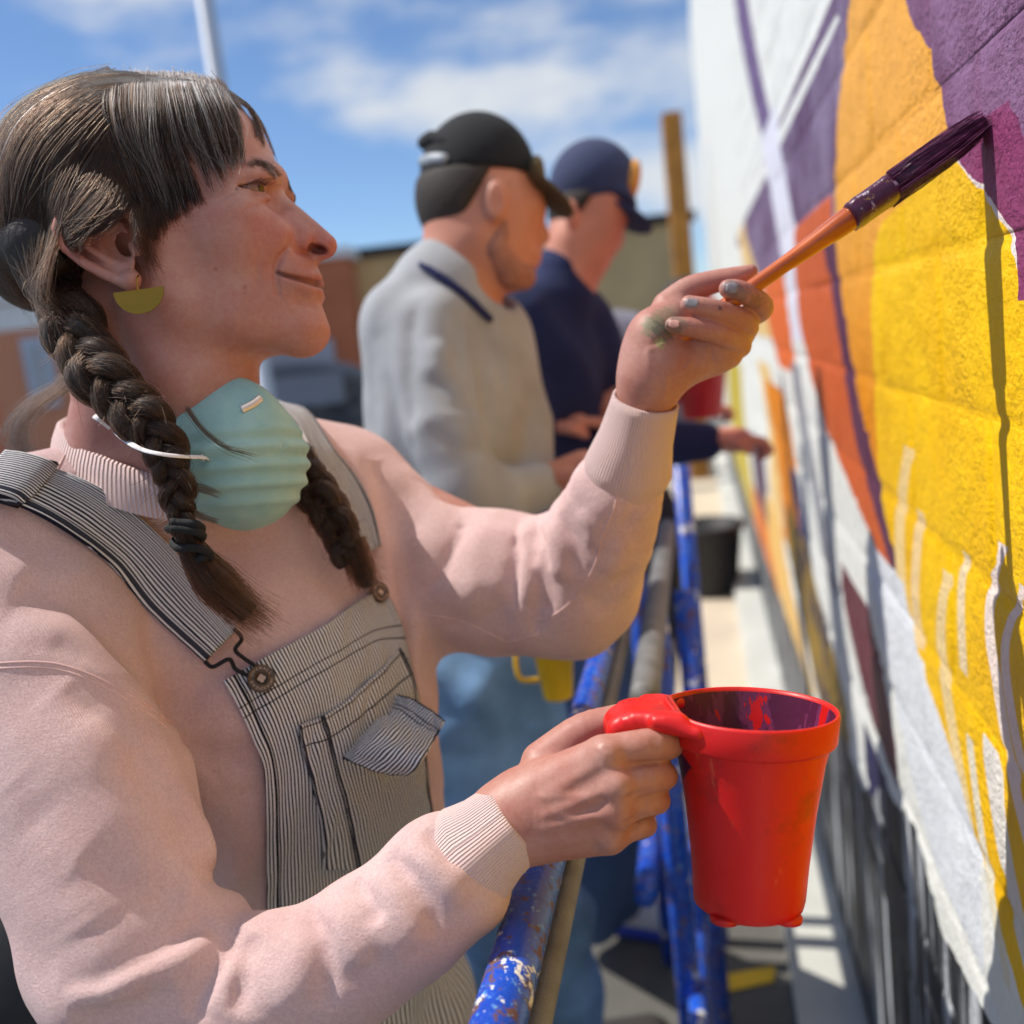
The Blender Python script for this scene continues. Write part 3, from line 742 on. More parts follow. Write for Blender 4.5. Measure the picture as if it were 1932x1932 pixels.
# ---- hidden body under the clothes
tF = unit(rt * 0.74 - fw * 0.67); tF[2] = 0; tF = unit(tF)                 # chest direction: towards the wall and the viewer
tR = unit(np.cross(tF, [0, 0, 1]));                                        # her right-hand side
if tR @ fw > 0: tR = -tR
tZ = np.array([0, 0, 1.0])
SH_R, EL_R, WR_R = P(-12, 1020, .765), P(235, 1790, .665), P(905, 1588, .656)
SH_L, EL_L, WR_L = P(660, 930, 1.0), P(1085, 1125, .935), P(1196, 815, .818)
CH, WA, HI = P(455, 1190, .925), P(555, 1600, .975), P(585, 1980, 1.03)
BODY = Sculpt()
BODY.ell(CH, (tR, tF, tZ), (.145, .085, .17)); BODY.ell(WA, (tR, tF, tZ), (.125, .09, .2), .06); BODY.ell(HI, (tR, tF, tZ), (.15, .105, .14), .06)
BODY.cone(P(345, 900, .86), SH_R, .045, .045, .04); BODY.cone(P(345, 900, .86), SH_L, .045, .045, .04)
BODY.chain([SH_R, P(255, 1800, .668), P(430, 1880, .656), P(600, 1836, .652), P(790, 1708, .653), P(905, 1602, .656)], [.045, .038, .034, .030, .026, .022], .03); BODY.chain([SH_L, EL_L, WR_L], [.042, .036, .020], .03)
FT = [HI + tR * .085 + tF * .02, HI - tR * .085 + tF * .02]
for hp in FT: BODY.chain([hp, [hp[0], hp[1], .46], [hp[0], hp[1], .1]], [.075, .052, .04], .03)
HN = Sculpt(); HN.p = H.p + [p for p in BODY.p[3:5]]; HN.f = H.f
HRB = Sculpt(); HRB.p = HR.p; HRB.f = HR.f
m = Mat('skin', srgb(205, 150, 122), 0.48)
colr = m.attr('tone', 'Color')
fleck = m.noise(260, 3, 0.6); blot = m.noise(38, 4, 0.6)
cc = m.mix(m.ramp(blot, [(0.32, 0.0), (0.72, 0.45)]), colr, m.mix(1.0, colr, srgb(226, 150, 128), 'MULTIPLY'))
grain = m.noise(520, 2, .6); cc = m.mix(m.ramp(grain, [(.35, .22), (.6, 0.0)]), cc, m.mix(1.0, cc, srgb(196, 172, 166), 'MULTIPLY'))
cc = m.mix(m.ramp(fleck, [(0.48, 0.0), (0.68, 0.2)]), cc, m.mix(1.0, cc, srgb(214, 160, 142), 'MULTIPLY'))
pore = m.n('TexVoronoi'); pore.inputs['Scale'].default_value = 900; m.L(m.coord(), pore.inputs['Vector'])
hgt = m.math('ADD', m.math('MULTIPLY', pore.outputs['Distance'], 0.5), m.math('MULTIPLY', m.noise(300, 4, .6), 0.8))
m.set(Base_Color=cc, Normal=m.bump(hgt, 0.16, 0.0008), Roughness=m.ramp(blot, [(0.3, 0.42), (0.7, 0.55)]), Subsurface_Weight=0.10)
m.b.inputs['Subsurface Radius'].default_value = (0.9, 0.35, 0.18); m.b.inputs['Subsurface Scale'].default_value = 0.0016
m.b.inputs['Specular IOR Level'].default_value = 0.42
SKINM = m.m

def gauss(p, c, r): return np.exp(-((p - c) ** 2).sum(1) / (2 * r * r))
def line_d(p, pts):
    best = np.full(len(p), 1e9)
    for i in range(len(pts) - 1):
        a = pts[i]; ba = pts[i + 1] - a; t = np.clip((p - a) @ ba / (ba @ ba + 1e-12), 0, 1)
        best = np.minimum(best, ((p - a - t[:, None] * ba) ** 2).sum(1))
    return np.sqrt(best)
def blend(base, colr, w): return base * (1 - w[:, None]) + np.array(colr[:3]) * w[:, None]
BODY.half(P(345, 850, .84), tZ)
def bb(S, pad=.01):
    c = np.array([x[1] for x in S.p if x[3] == '+']); r_ = np.array([x[2] for x in S.p if x[3] == '+']); return (c - r_[:, None]).min(0) - pad, (c + r_[:, None]).max(0) + pad
HEADBOX = ([-.46, .62, 1.32], [-.02, 1.02, 1.70])
body = H.mesh('person', .0013, HEADBOX[0], HEADBOX[1], SKINM, slack=.004,
              extra=[(HR, .0012, *bb(HR), .003), (HL, .0012, *bb(HL), .003), (BODY, .006, [-.5, .55, .0], [.3, 1.3, 1.5], .01)])
tag(body, 'woman with dark braids in pink sweatshirt and striped overalls, holding brush and red cup', 'person')
V = verts_of(body)
base = np.tile(np.array(srgb(188, 140, 126)[:3]), (len(V), 1))
for (u, v, lat), r_, colr, wt in [((500, 452, 64), 40, (198, 110, 96), .6), ((612, 462, 10), 20, (196, 106, 92), .6), ((574, 460, 34), 14, (190, 104, 92), .5), ((130, 460, 190), 40, (196, 116, 100), .5),
                                  ((480, 372, 95), 16, (176, 122, 104), .35), ((578, 626, 20), 34, (206, 132, 106), .35)]:
    for c in (HC(u, v, lat), mir(HC(u, v, lat))): base = blend(base, srgb(*colr), wt * gauss(V, c, r_ * hs))
ul = np.array([HC(*x) for x in [(534, 518, 60), (560, 518, 52), (584, 520, 34), (599, 524, 8)]]); ll = np.array([HC(*x) for x in [(538, 527, 58), (560, 540, 50), (584, 548, 34), (600, 552, 8)]])
for l_, r_ in ((ul, 5.5), (ll, 6.5)):
    for q in (l_, np.array([mir(x) for x in l_])):
        base = blend(base, srgb(176, 98, 88), .75 * np.clip(1.6 - line_d(V, q) / (r_ * hs), 0, 1))
# mouth line and nostrils dark red, their shade put into the colour; lash line
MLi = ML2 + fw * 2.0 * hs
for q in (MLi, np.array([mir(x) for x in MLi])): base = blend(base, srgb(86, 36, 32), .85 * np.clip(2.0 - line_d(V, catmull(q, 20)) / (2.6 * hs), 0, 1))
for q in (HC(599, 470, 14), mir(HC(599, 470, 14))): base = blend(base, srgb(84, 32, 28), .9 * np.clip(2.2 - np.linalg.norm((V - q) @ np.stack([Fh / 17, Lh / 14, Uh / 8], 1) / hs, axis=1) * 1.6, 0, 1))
LLn = H.trace([446, 455, 468, 482, 494, 502], [357, 351.5, 347, 346, 347.5, 350])
for q in (LLn, np.array([mir(x) for x in LLn])): base = blend(base, srgb(60, 38, 32), .75 * np.clip(1.8 - line_d(V, q) / (1.9 * hs), 0, 1))
# moles
for (u, v), r_ in [((407, 508), 3.6), ((462, 542), 4.2), ((460, 553), 2.2), ((676 / 1.0 - 0, 0), 0)][:3]:
    c = H.trace(u, v)[0]; base = blend(base, srgb(150, 80, 66), .55 * np.clip(1.4 - np.linalg.norm(V - c, axis=1) / (r_ * hs), 0, 1))
# paint on the brush hand: grey-green on the thumb ball, grey on the index, flecks
def daub(S, u, v, rpx, colr, wt, d=.8):
    global base
    c = S.trace(u, v)[0]; n_ = np.array([math.sin(x * 91.7) for x in range(3)])
    dist = np.linalg.norm(V - c, axis=1) / px(rpx, d); dist = dist + .18 * np.sin(V @ np.array([900., 700, 500])) + .16 * np.sin(V @ np.array([-1500., 1100, 1700])) + .14 * np.sin(V @ np.array([2600., -3100, 2200]))
    base = blend(base, srgb(*colr), wt * np.clip(4.6 - 4.0 * dist, 0, 1))
daub(HL, 1232, 612, 20, (128, 148, 112), .75); daub(HL, 1258, 600, 26, (132, 134, 104), .6); daub(HL, 1250, 626, 20, (84, 90, 76), .7); daub(HL, 1275, 612, 18, (100, 104, 84), .6)
daub(HL, 1246, 648, 9, (170, 180, 104), .6); daub(HL, 1380, 545, 17, (128, 122, 124), .85); daub(HL, 1400, 556, 14, (140, 124, 120), .6); daub(HL, 1425, 572, 16, (132, 104, 78), .5)
daub(HL, 1358, 582, 4, (60, 66, 80), .8); daub(HL, 1300, 572, 8, (150, 160, 170), .5); daub(HL, 1258, 617, 4, (40, 30, 34), .8)
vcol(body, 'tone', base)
# eyes
def eyeball(c, gaze):
    S_ = 24
    z = unit(gaze); x = unit(np.cross([0, 0, 1], z)); y = np.cross(z, x)
    m_ = Mat('eye', (.8, .78, .74, 1), .08)
    d_ = m_.attr('ang'); m_.set(Base_Color=m_.ramp(d_, [(.0, (.004, .003, .003, 1)), (.16, (.006, .005, .004, 1)), (.18, srgb(90, 66, 30)), (.34, srgb(66, 66, 44)), (.40, srgb(26, 28, 24)), (.43, srgb(140, 118, 106)), (1, srgb(136, 98, 88))]))  # white of the eye darkened in its colour for the shade between the lids
    th = np.linspace(0, math.pi, 40); ph = np.linspace(0, 2 * math.pi, 48, endpoint=False)
    Vv, F = [], []; r_ = 29.0 * hs
    for t in th:
        rr = r_ * (1 + .05 * math.exp(-(t / .42) ** 2 * 1.5))
        for p_ in ph: Vv.append(c + rr * (math.cos(t) * z + math.sin(t) * (math.cos(p_) * x + math.sin(p_) * y)))
    for i in range(39):
        for j in range(48): F.append((i * 48 + j, i * 48 + (j + 1) % 48, (i + 1) * 48 + (j + 1) % 48, (i + 1) * 48 + j))
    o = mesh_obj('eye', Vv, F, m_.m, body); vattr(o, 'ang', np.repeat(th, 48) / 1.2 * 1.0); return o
gz = unit(Fh * 1.0 + Lh * .12 + Uh * .02)
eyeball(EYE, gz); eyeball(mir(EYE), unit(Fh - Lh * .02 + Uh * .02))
# finger nails
nailm = Mat('finger_nail', srgb(214, 160, 146), 0.25).m; nailp = simple('painted_nail', (146, 142, 146), .35, .25, 160)
def nail(S, u, v, du, dv, lpx, wpx, mat):
    c = S.trace(u, v, off=0)[0]; e = .0012
    g = np.array([S.ev((c + e * a)[None])[0] - S.ev((c - e * a)[None])[0] for a in np.eye(3)]); n = unit(g)
    t = rt * du - up * dv; t = unit(t - n * (t @ n)); b = np.cross(n, t); dd = (c - CAM) @ fw
    nu, nv = 9, 9; Vv, F = [], []
    for i in range(nu):
        for j in range(nv):
            a, b_ = -1 + 2 * i / (nu - 1), -1 + 2 * j / (nv - 1)
            wv = (1 - .25 * a ** 4) ; x = a * px(lpx, dd) ; y = b_ * px(wpx, dd) * math.sqrt(max(0, 1 - .8 * abs(a) ** 2.6))
            q = c + t * x + b * y; q = q - n * 0
            dd_ = S.ev(q[None])[0]; q = q - n * (dd_ - .0004)
            Vv.append(q)
    for i in range(nu - 1):
        for j in range(nv - 1): F.append((i * nv + j, (i + 1) * nv + j, (i + 1) * nv + j + 1, i * nv + j + 1))
    o = mesh_obj('nail', Vv, F, mat, body); s_ = o.modifiers.new('t', 'SOLIDIFY'); s_.thickness = .0005; return o
nail(HL, 1381, 543, -1, -.1, 11, 10, nailp); nail(HL, 1306, 571, -1, -.25, 12, 8.5, nailp); nail(HL, 1272, 611, -1, -.05, 10, 7.5, nailm)
# ================================================================== sweatshirt
m = Mat('pink_jersey', srgb(226, 178, 168), 0.85)
weave = m.n('TexWave', wave_type='BANDS'); weave.inputs['Scale'].default_value = 420; weave.inputs['Distortion'].default_value = 2.5; weave.inputs['Detail'].default_value = 2
m.L(m.coord('Object', (1, .6, .5)), weave.inputs['Vector'])
fz = m.noise(700, 3, .7); bl = m.noise(16, 4, .55)
jc = m.mix(m.ramp(m.noise(520, 2, .7), [(.38, .30), (.60, 0.0)]), m.ramp(bl, [(.3, srgb(224, 186, 182)), (.7, srgb(235, 202, 198))]), srgb(188, 142, 138)); jc = m.mix(m.ramp(m.noise(240, 3, .7), [(.60, 0.0), (.75, .35)]), jc, srgb(246, 226, 222))
m.set(Base_Color=jc,
      Normal=m.bump(m.math('ADD', m.math('MULTIPLY', weave.outputs['Fac'], .35), m.math('ADD', fz, m.noise(190, 4, .7))), .6, .0020), Sheen_Weight=.2, Sheen_Roughness=.5)
m.b.inputs['Specular IOR Level'].default_value = .15
JERSEY = m.m
m = Mat('pink_rib', srgb(228, 180, 172), 0.85)
rb = m.attr('rib'); sn = m.math('SINE', m.math('MULTIPLY', rb, 2 * math.pi))
m.set(Base_Color=m.mix(m.ramp(sn, [(.0, .22), (.5, 0.0)]), srgb(240, 210, 204), srgb(204, 162, 156)), Normal=m.bump(m.math('ADD', sn, m.noise(600, 3, .7)), .7, .0011), Sheen_Weight=.2)
m.b.inputs['Specular IOR Level'].default_value = .15
RIB = m.m
TOR = Sculpt()
TOR.ell(CH, (tR, tF, tZ), (.168, .108, .20)); TOR.ell(P(520, 1330, .90), (tR, tF, tZ), (.13, .105, .14), .06); TOR.ell(WA, (tR, tF, tZ), (.150, .115, .24), .07)
TOR.cone(P(320, 915, .86), P(30, 1015, .775), .052, .060, .06); TOR.cone(P(350, 915, .87), P(640, 925, .985), .050, .058, .06)
TOR.chain(PL([(690, 1010, .965), (722, 1250, .955), (742, 1430, .955), (760, 1620, .975)]), [.040, .032, .031, .034], .06)
SW = Sculpt(); SW.p = list(TOR.p)
SW.chain(PL([(-15, 1050, .765), (65, 1250, .735), (160, 1500, .70), (248, 1785, .668)]), [.068, .071, .072, .066], .022, n=7)
SW.chain(PL([(265, 1815, .668), (430, 1880, .656), (600, 1836, .652), (700, 1776, .652), (790, 1708, .653), (842, 1662, .655)]), [.062, .052, .0445, .0430, .0425, .0425], .016, n=11)
SW.chain(PL([(655, 940, .99), (790, 1068, .975), (930, 1098, .955), (1070, 1110, .93)]), [.060, .069, .070, .062], .03, n=7)
SW.chain(PL([(1072, 1112, .93), (1112, 1045, .895), (1142, 985, .874), (1162, 932, .854)]), [.060, .053, .046, .040], .02, n=7)
SW0 = Sculpt(); SW0.p = list(SW.p)
def tr(lst): return trl(SW0, lst)
FOLDS = [  # (photo polyline, height mm, half width mm)
    # right upper arm and armpit
    ([(0, 1244), (103, 1247), (188, 1276), (262, 1316), (318, 1356)], 1.4, 5),
    ([(30, 1105), (153, 1141), (246, 1232), (309, 1316), (335, 1375)], -9, 13), ([(90, 1060), (200, 1110), (290, 1200), (350, 1310)], 6, 14),
    ([(20, 1170), (130, 1195), (215, 1265), (280, 1330)], 5, 12),
    ([(335, 1390), (420, 1470), (462, 1580), (468, 1680)], 5, 12), ([(330, 1380), (390, 1440), (440, 1500)], -4, 8),
    ([(60, 1330), (180, 1420), (260, 1560), (290, 1690)], 4, 22), ([(20, 1480), (100, 1600), (160, 1740)], -4, 20), ([(250, 1420), (330, 1530), (370, 1640)], -4.5, 14), ([(330, 1470), (385, 1560), (410, 1640)], 5, 9), ([(120, 1300), (220, 1380), (300, 1480)], -4, 12), ([(150, 1620), (250, 1680), (350, 1700)], -4, 11), ([(60, 1560), (130, 1660), (170, 1760)], 4, 14),
    ([(376, 1660), (390, 1642), (412, 1648), (432, 1668)], -12, 6), ([(405, 1625), (440, 1660), (452, 1705)], 6, 8),
    ([(122, 1884), (195, 1874), (262, 1840), (345, 1804), (400, 1760)], 9, 7), ([(112, 1856), (190, 1852), (262, 1815), (340, 1775), (395, 1725)], -7, 7), ([(130, 1915), (240, 1905), (330, 1860)], -5, 9),
    ([(455, 1750), (425, 1798), (388, 1865), (360, 1922)], -8, 5.5), ([(474, 1765), (460, 1830), (446, 1915)], -7, 5.5), ([(448, 1790), (424, 1850), (402, 1920)], 4, 9),
    # right forearm
    ([(545, 1740), (566, 1790), (560, 1850), (535, 1915)], 5, 8), ([(580, 1715), (610, 1760), (622, 1830), (612, 1905)], -8, 4.5), ([(600, 1700), (650, 1748), (672, 1800), (676, 1850)], 5, 7), ([(668, 1660), (700, 1700), (716, 1745)], -7, 4.5),
    ([(700, 1640), (745, 1690), (776, 1745), (784, 1790)], 6, 7), ([(735, 1612), (778, 1662), (812, 1712), (828, 1762)], -8, 4.5), ([(772, 1590), (812, 1630), (850, 1672), (872, 1712)], 6, 6), ([(806, 1566), (838, 1600), (868, 1634)], -6, 4.2), 
    ([(640, 1850), (690, 1830), (740, 1800)], -4, 7),
    # left upper arm
    ([(700, 870), (745, 960), (765, 1060), (775, 1170)], -7, 9), ([(860, 935), (872, 1000), (838, 1075), (795, 1125)], -6, 6), ([(900, 945), (920, 1010), (900, 1100), (860, 1160)], 6, 12),
    ([(800, 920), (825, 990), (800, 1060)], 5, 11), ([(950, 985), (946, 1060), (940, 1130)], 4, 7), ([(978, 978), (976, 1040), (974, 1090), (970, 1150)], -6, 4), ([(992, 985), (992, 1060), (995, 1140)], 5, 5),
    ([(1004, 1000), (1005, 1030), (1006, 1068)], -5, 4), ([(1014, 975), (1022, 1030), (1025, 1062), (1019, 1122), (1013, 1170), (1010, 1200)], -9, 4.5), ([(1034, 1080), (1036, 1130), (1030, 1160)], -5, 6),
    ([(1040, 985), (1052, 1050), (1060, 1100)], 4, 7), ([(960, 1150), (900, 1175), (840, 1180)], -3, 9),
    ([(1175, 1000), (1200, 960), (1235, 930)], -3.5, 7), ([(1140, 1100), (1165, 1050), (1180, 1010)], 3, 8),
    ([(1060, 965), (1085, 1030), (1080, 1090)], -4, 7), ([(1110, 1150), (1150, 1120), (1200, 1060)], -3, 9), ([(1120, 850), (1150, 886), (1200, 905), (1250, 890)], -4, 4), ([(1095, 960), (1115, 1000), (1120, 1040)], 3, 7),
    # torso side
    ([(655, 840), (690, 940), (722, 1060), (745, 1180)], 5, 8), ([(625, 850), (665, 960), (700, 1060)], -4, 7), ([(735, 1020), (758, 1160), (775, 1290), (786, 1390)], -5, 5), ([(760, 1060), (775, 1180), (790, 1330)], 4, 6),
    ([(345, 1395), (405, 1430), (470, 1440)], -4, 8), ([(390, 1500), (450, 1500), (490, 1485)], -3, 6), ([(430, 1600), (470, 1590), (500, 1575)], 3, 7), ([(380, 1300), (430, 1330), (450, 1400)], 4, 14),
    # shoulder near the collar
    ([(150, 885), (190, 925), (240, 960)], -2.5, 8), ([(200, 890), (250, 930), (290, 980)], 2, 8), 
]
for q, (lst, A, sg) in zip(trace_many(SW0, [x[0] for x in FOLDS]), FOLDS): SW.fold(q, A / 1000 * (1.05 if A > 0 else 1.6), sg / 1000)
_w = rng.normal(size=(14, 3)); _w /= np.linalg.norm(_w, axis=1)[:, None]; _wl = rng.uniform(60, 170, 14); _ph = rng.uniform(0, 6.28, 14)
SW.disp(lambda p: sum(np.sin((p @ a) * b + c) for a, b, c in zip(_w, _wl, _ph)) * .00035)
sweat = SW.mesh('sweatshirt', .0026, [-.47, .48, .86], [.22, 1.28, 1.52], JERSEY, body, slack=.016)
seamm = simple('pink_seam', (220, 182, 176), .9, .1, 80)
SEAMS = [[(-10, 1252), (60, 1249), (120, 1256), (188, 1281), (262, 1321), (300, 1348), (322, 1366)], [(-10, 1262), (60, 1259), (120, 1266), (186, 1291), (258, 1331), (296, 1358), (316, 1374)],
         [(792, 1160), (840, 1165), (890, 1180), (939, 1203), (962, 1211), (1007, 1199), (1014, 1188)], [(1160, 892), (1155, 914), (1162, 930), (1160, 954), (1148, 985), (1134, 1018), (1124, 1061), (1106, 1096), (1084, 1127), (1060, 1150), (1033, 1168), (1014, 1172)],
         [(122, 858), (110, 882), (98, 904)]]
SMP = [catmull(np.array(s_, float), 40) for s_ in SEAMS]
for q in trace_many(SW, [[tuple(p) for p in s_] for s_ in SMP]): tube('seam', q + fw * .0003, .0009, seamm, sweat, 6)
def ring_surface(name, ctr, ax1, ax2, nrm, prof, mat, parent, nrib, seg=160):
    """closed band: prof = [(outward, along normal)]"""
    th = np.linspace(0, 2 * math.pi, seg, endpoint=False); V, F, rb_ = [], [], []
    for i, t in enumerate(th):
        rad = ax1 * math.cos(t) + ax2 * math.sin(t); o_ = unit(rad); n_ = nrm(t) if callable(nrm) else nrm
        base_ = ctr(t) if callable(ctr) else ctr
        for a, b in prof: V.append(base_ + rad + o_ * a + n_ * b); rb_.append(nrib * t / (2 * math.pi))
    m_ = len(prof)
    for i in range(seg):
        j = (i + 1) % seg
        for k in range(m_ - 1): F.append((i * m_ + k, j * m_ + k, j * m_ + k + 1, i * m_ + k + 1))
    o = mesh_obj(name, V, F, mat, parent); rb_ = np.array(rb_); vattr(o, 'rib', rb_); return o
cc_ = P(303, 866, .832)
coll = ring_surface('collar', lambda t: cc_ - tZ * (.030 * math.cos(t)) + tZ * .012 * math.sin(t) ** 2, tF * .074, tR * .070, tZ,
                    [(-.004, -.012), (-.004, .012), (-.001, .0155), (.003, .014), (.008, .004), (.0125, -.010), (.014, -.018)], RIB, sweat, 150)
def cuff(p0, p1, r0, r1, nrib, name='cuff'):
    a = unit(p1 - p0); x = unit(np.cross(a, [0.2, .5, .9])); y = np.cross(a, x); L = np.linalg.norm(p1 - p0); th = np.linspace(0, 2 * math.pi, 160, endpoint=False)
    prof = [(r0 * .93, -.012), (r0 * 1.02, .0), (r0 * 1.05, .006), (r0 * .4 + r1 * .6, L * .5), (r1, L * .9), (r1 - .0006, L), (r1 - .0028, L + .0006), (r1 - .004, L - .004), (r1 - .004, L - .03)]
    V, F, rb_ = [], [], []
    for t in th:
        wob_ = 1 + .02 * math.sin(2 * t + 1) + .012 * math.sin(5 * t)
        for r_, h_ in prof: V.append(p0 + a * h_ + (x * math.cos(t) + y * math.sin(t)) * r_ * wob_); rb_.append(nrib * t / (2 * math.pi))
    m_ = len(prof)
    for i in range(160):
        j = (i + 1) % 160
        for k in range(m_ - 1): F.append((i * m_ + k, j * m_ + k, j * m_ + k + 1, i * m_ + k + 1))
    o = mesh_obj(name, V, F, RIB, sweat); vattr(o, 'rib', np.array(rb_)); return o
cuff(P(884, 1618, .655), P(976, 1542, .653), .0335, .0285, 96)
cuff(P(1182, 892, .842), P(1218, 754, .808), .0350, .0275, 88)

# ================================================================== striped overalls
def denim(name, across):
    m = Mat(name, srgb(200, 190, 175), 0.8)
    uvn = m.n('UVMap'); sp = m.n('SeparateXYZ'); m.L(uvn.outputs['UV'], sp.inputs[0])
    wb = m.noise(26, 3, .5, vec=None, kind='Object')
    x = m.math('ADD', m.math('MULTIPLY', sp.outputs['X'], across), m.math('MULTIPLY', m.math('SUBTRACT', wb, .5), .7))
    fr = m.math('FRACT', x); st = m.math('GREATER_THAN', fr, .52)
    thread = m.noise(900, 2, .6)
    c = m.mix(st, m.mix(thread, srgb(236, 234, 234), srgb(206, 204, 206)), m.mix(thread, srgb(14, 15, 28), srgb(30, 32, 50)))
    return m, c, sp
m, c, sp = denim('hickory_stripe', 62.0)
# rows of dark stitching across the bib hem and down both edges
y = sp.outputs['Y']; lines = None
for pos_ in (.20, .245):
    d_ = m.math('LESS_THAN', m.math('ABSOLUTE', m.math('SUBTRACT', y, pos_)), .0026); lines = d_ if lines is None else m.math('MAXIMUM', lines, d_)
for pos_ in (.05, .965):
    lines = m.math('MAXIMUM', lines, m.math('LESS_THAN', m.math('ABSOLUTE', m.math('SUBTRACT', sp.outputs['X'], pos_)), .0045))
m.set(Base_Color=m.mix(lines, c, srgb(22, 22, 34)), Normal=m.bump(m.noise(500, 3, .7), .4, .0012)); m.b.inputs['Specular IOR Level'].default_value = .2
STRIPE = m.m
m, c, sp = denim('hickory_stripe_strap', 19.0)
edge_ = m.math('MULTIPLY', m.math('GREATER_THAN', sp.outputs['X'], .86), m.math('LESS_THAN', sp.outputs['X'], .93))
m.set(Base_Color=m.mix(edge_, c, srgb(58, 60, 72)), Normal=m.bump(m.noise(500, 3, .7), .4, .0012)); m.b.inputs['Specular IOR Level'].default_value = .2
STRAP = m.m
m, c, sp = denim('hickory_stripe_flap', 21.0)
ed = m.math('GREATER_THAN', m.math('ABSOLUTE', m.math('SUBTRACT', sp.outputs['Y'], .5)), .488)
l2 = m.math('LESS_THAN', m.math('ABSOLUTE', m.math('SUBTRACT', sp.outputs['Y'], .90)), .006); l3 = m.math('LESS_THAN', m.math('ABSOLUTE', m.math('SUBTRACT', sp.outputs['Y'], .85)), .006)
m.set(Base_Color=m.mix(m.math('MAXIMUM', ed, m.math('MAXIMUM', l2, l3)), c, srgb(24, 25, 42)), Normal=m.bump(m.noise(500, 3, .7), .4, .0012)); FLAP = m.m
m, c, sp = denim('hickory_stripe_pocket', 40.0)
ed = None
for s_, e_ in (('X', .012), ('X', .19), ('X', .21), ('X', .985), ('Y', .03), ('Y', .20)):
    q = m.math('LESS_THAN', m.math('ABSOLUTE', m.math('SUBTRACT', sp.outputs[s_], e_)), .008 if s_ == 'X' else .006); ed = q if ed is None else m.math('MAXIMUM', ed, q)
m.set(Base_Color=m.mix(ed, c, srgb(28, 30, 50)), Normal=m.bump(m.noise(500, 3, .7), .4, .0012)); POCK = m.m
def bicubic(G, nu, nv):
    A = np.array([catmull(r_, nu) for r_ in G]); return np.stack([catmull(A[:, i], nv) for i in range(nu)], 1)
def patch(name, G3, nu, nv, mat, parent, thick=.0022, wr=0.0, flip=False, sub=0):
    V = bicubic(np.asarray(G3), nu, nv)
    n_ = np.cross(np.gradient(V, axis=1).reshape(-1, 3), np.gradient(V, axis=0).reshape(-1, 3)); n_ /= np.linalg.norm(n_, axis=1)[:, None] + 1e-12
    if (n_ @ fw).mean() > 0: n_ = -n_
    V2 = V.reshape(-1, 3)
    if wr:
        ph = np.linspace(0, 1, nu)[None, :] * np.ones((nv, 1)); pv_ = np.linspace(0, 1, nv)[:, None] * np.ones((1, nu))
        wv = (np.sin(ph * 23 + 3 * np.sin(pv_ * 5) + 1) * .5 + np.sin(pv_ * 17 + 4 * np.sin(ph * 6)) * .5 + np.sin((ph + pv_) * 31 + 2 * np.sin(ph * 9)) * .4 + np.sin(ph * 61 + pv_ * 13 + 3 * np.sin(pv_ * 8)) * .22) * wr
        V2 = V2 + n_ * wv.reshape(-1, 1)
    V2 = V2 + n_ * thick / 2
    # arc-length across so the stripes keep their width
    dl = np.linalg.norm(np.diff(V, axis=1), axis=2).mean(0); su = np.concatenate([[0], np.cumsum(dl)]); su /= su[-1]
    uv = np.stack([np.tile(su, nv), np.repeat(np.linspace(0, 1, nv), nu)], 1)
    F = [(j * nu + i, j * nu + i + 1, (j + 1) * nu + i + 1, (j + 1) * nu + i) for j in range(nv - 1) for i in range(nu - 1)]
    o = mesh_obj(name, V2, F, mat, parent, uv=uv); s_ = o.modifiers.new('thickness', 'SOLIDIFY'); s_.thickness = thick; s_.offset = 0
    return o
def on(S, rows, off):
    out = []
    for r_ in rows:
        q = S.trace([a for a, b in r_], [b for a, b in r_], off=0.0); d = (q - CAM) @ fw
        for i in range(1, len(d)):
            if d[i] > d[i - 1] + .075: d[i] = d[i - 1] + .045
        out.append([P(a, b, dd - off) for (a, b), dd in zip(r_, d)])
    return np.array(out)
BIB = [[(421, 1285), (509, 1235), (603, 1185), (674, 1135), (722, 1112)], [(445, 1325), (530, 1275), (620, 1225), (695, 1180), (748, 1165)], [(475, 1390), (560, 1340), (645, 1290), (720, 1250), (774, 1255)],
       [(497, 1450), (580, 1420), (660, 1385), (735, 1345), (790, 1345)], [(502, 1540), (590, 1530), (680, 1510), (750, 1480), (806, 1460)], [(503, 1640), (595, 1640), (690, 1630), (765, 1600), (818, 1560)],
       [(504, 1730), (600, 1740), (696, 1735), (772, 1705), (826, 1640)]]
OV = Sculpt(); OV.ell(WA + np.array([0, 0, -.03]), (tR, tF, tZ), (.157, .123, .17)); OV.ell(HI, (tR, tF, tZ), (.175, .135, .17), .06)
for hp in FT: OV.chain([hp, [hp[0], hp[1], .46], [hp[0], hp[1], .09]], [.098, .082, .072], .03)
OV.half(WA + np.array([0, 0, .06]), tZ, .004)
OV.disp(lambda p: sum(np.sin((p @ a) * b * .8 + c) for a, b, c in zip(_w, _wl, _ph)) * .0004)
m, c, sp = denim('hickory_stripe_trouser', 118.0)
m.set(Base_Color=c, Normal=m.bump(m.noise(500, 3, .7), .4, .0012)); TROU = m.m
over = OV.mesh('overalls', .005, [-.55, .62, .05], [.1, 1.3, 1.15], TROU, body, slack=.01)
Vv = verts_of(over); q = Vv - WA; ang = np.arctan2(q @ tR, q @ tF) / (2 * math.pi)
ul = over.data.uv_layers.new(name='UVMap'); li = np.empty(len(over.data.loops), int); over.data.loops.foreach_get('vertex_index', li)
ul.data.foreach_set('uv', np.stack([ang[li], Vv[li, 2]], 1).ravel())
BG = on(TOR, BIB, .011)
bib = patch('bib', BG, 120, 150, STRIPE, over, .0022, .0012)
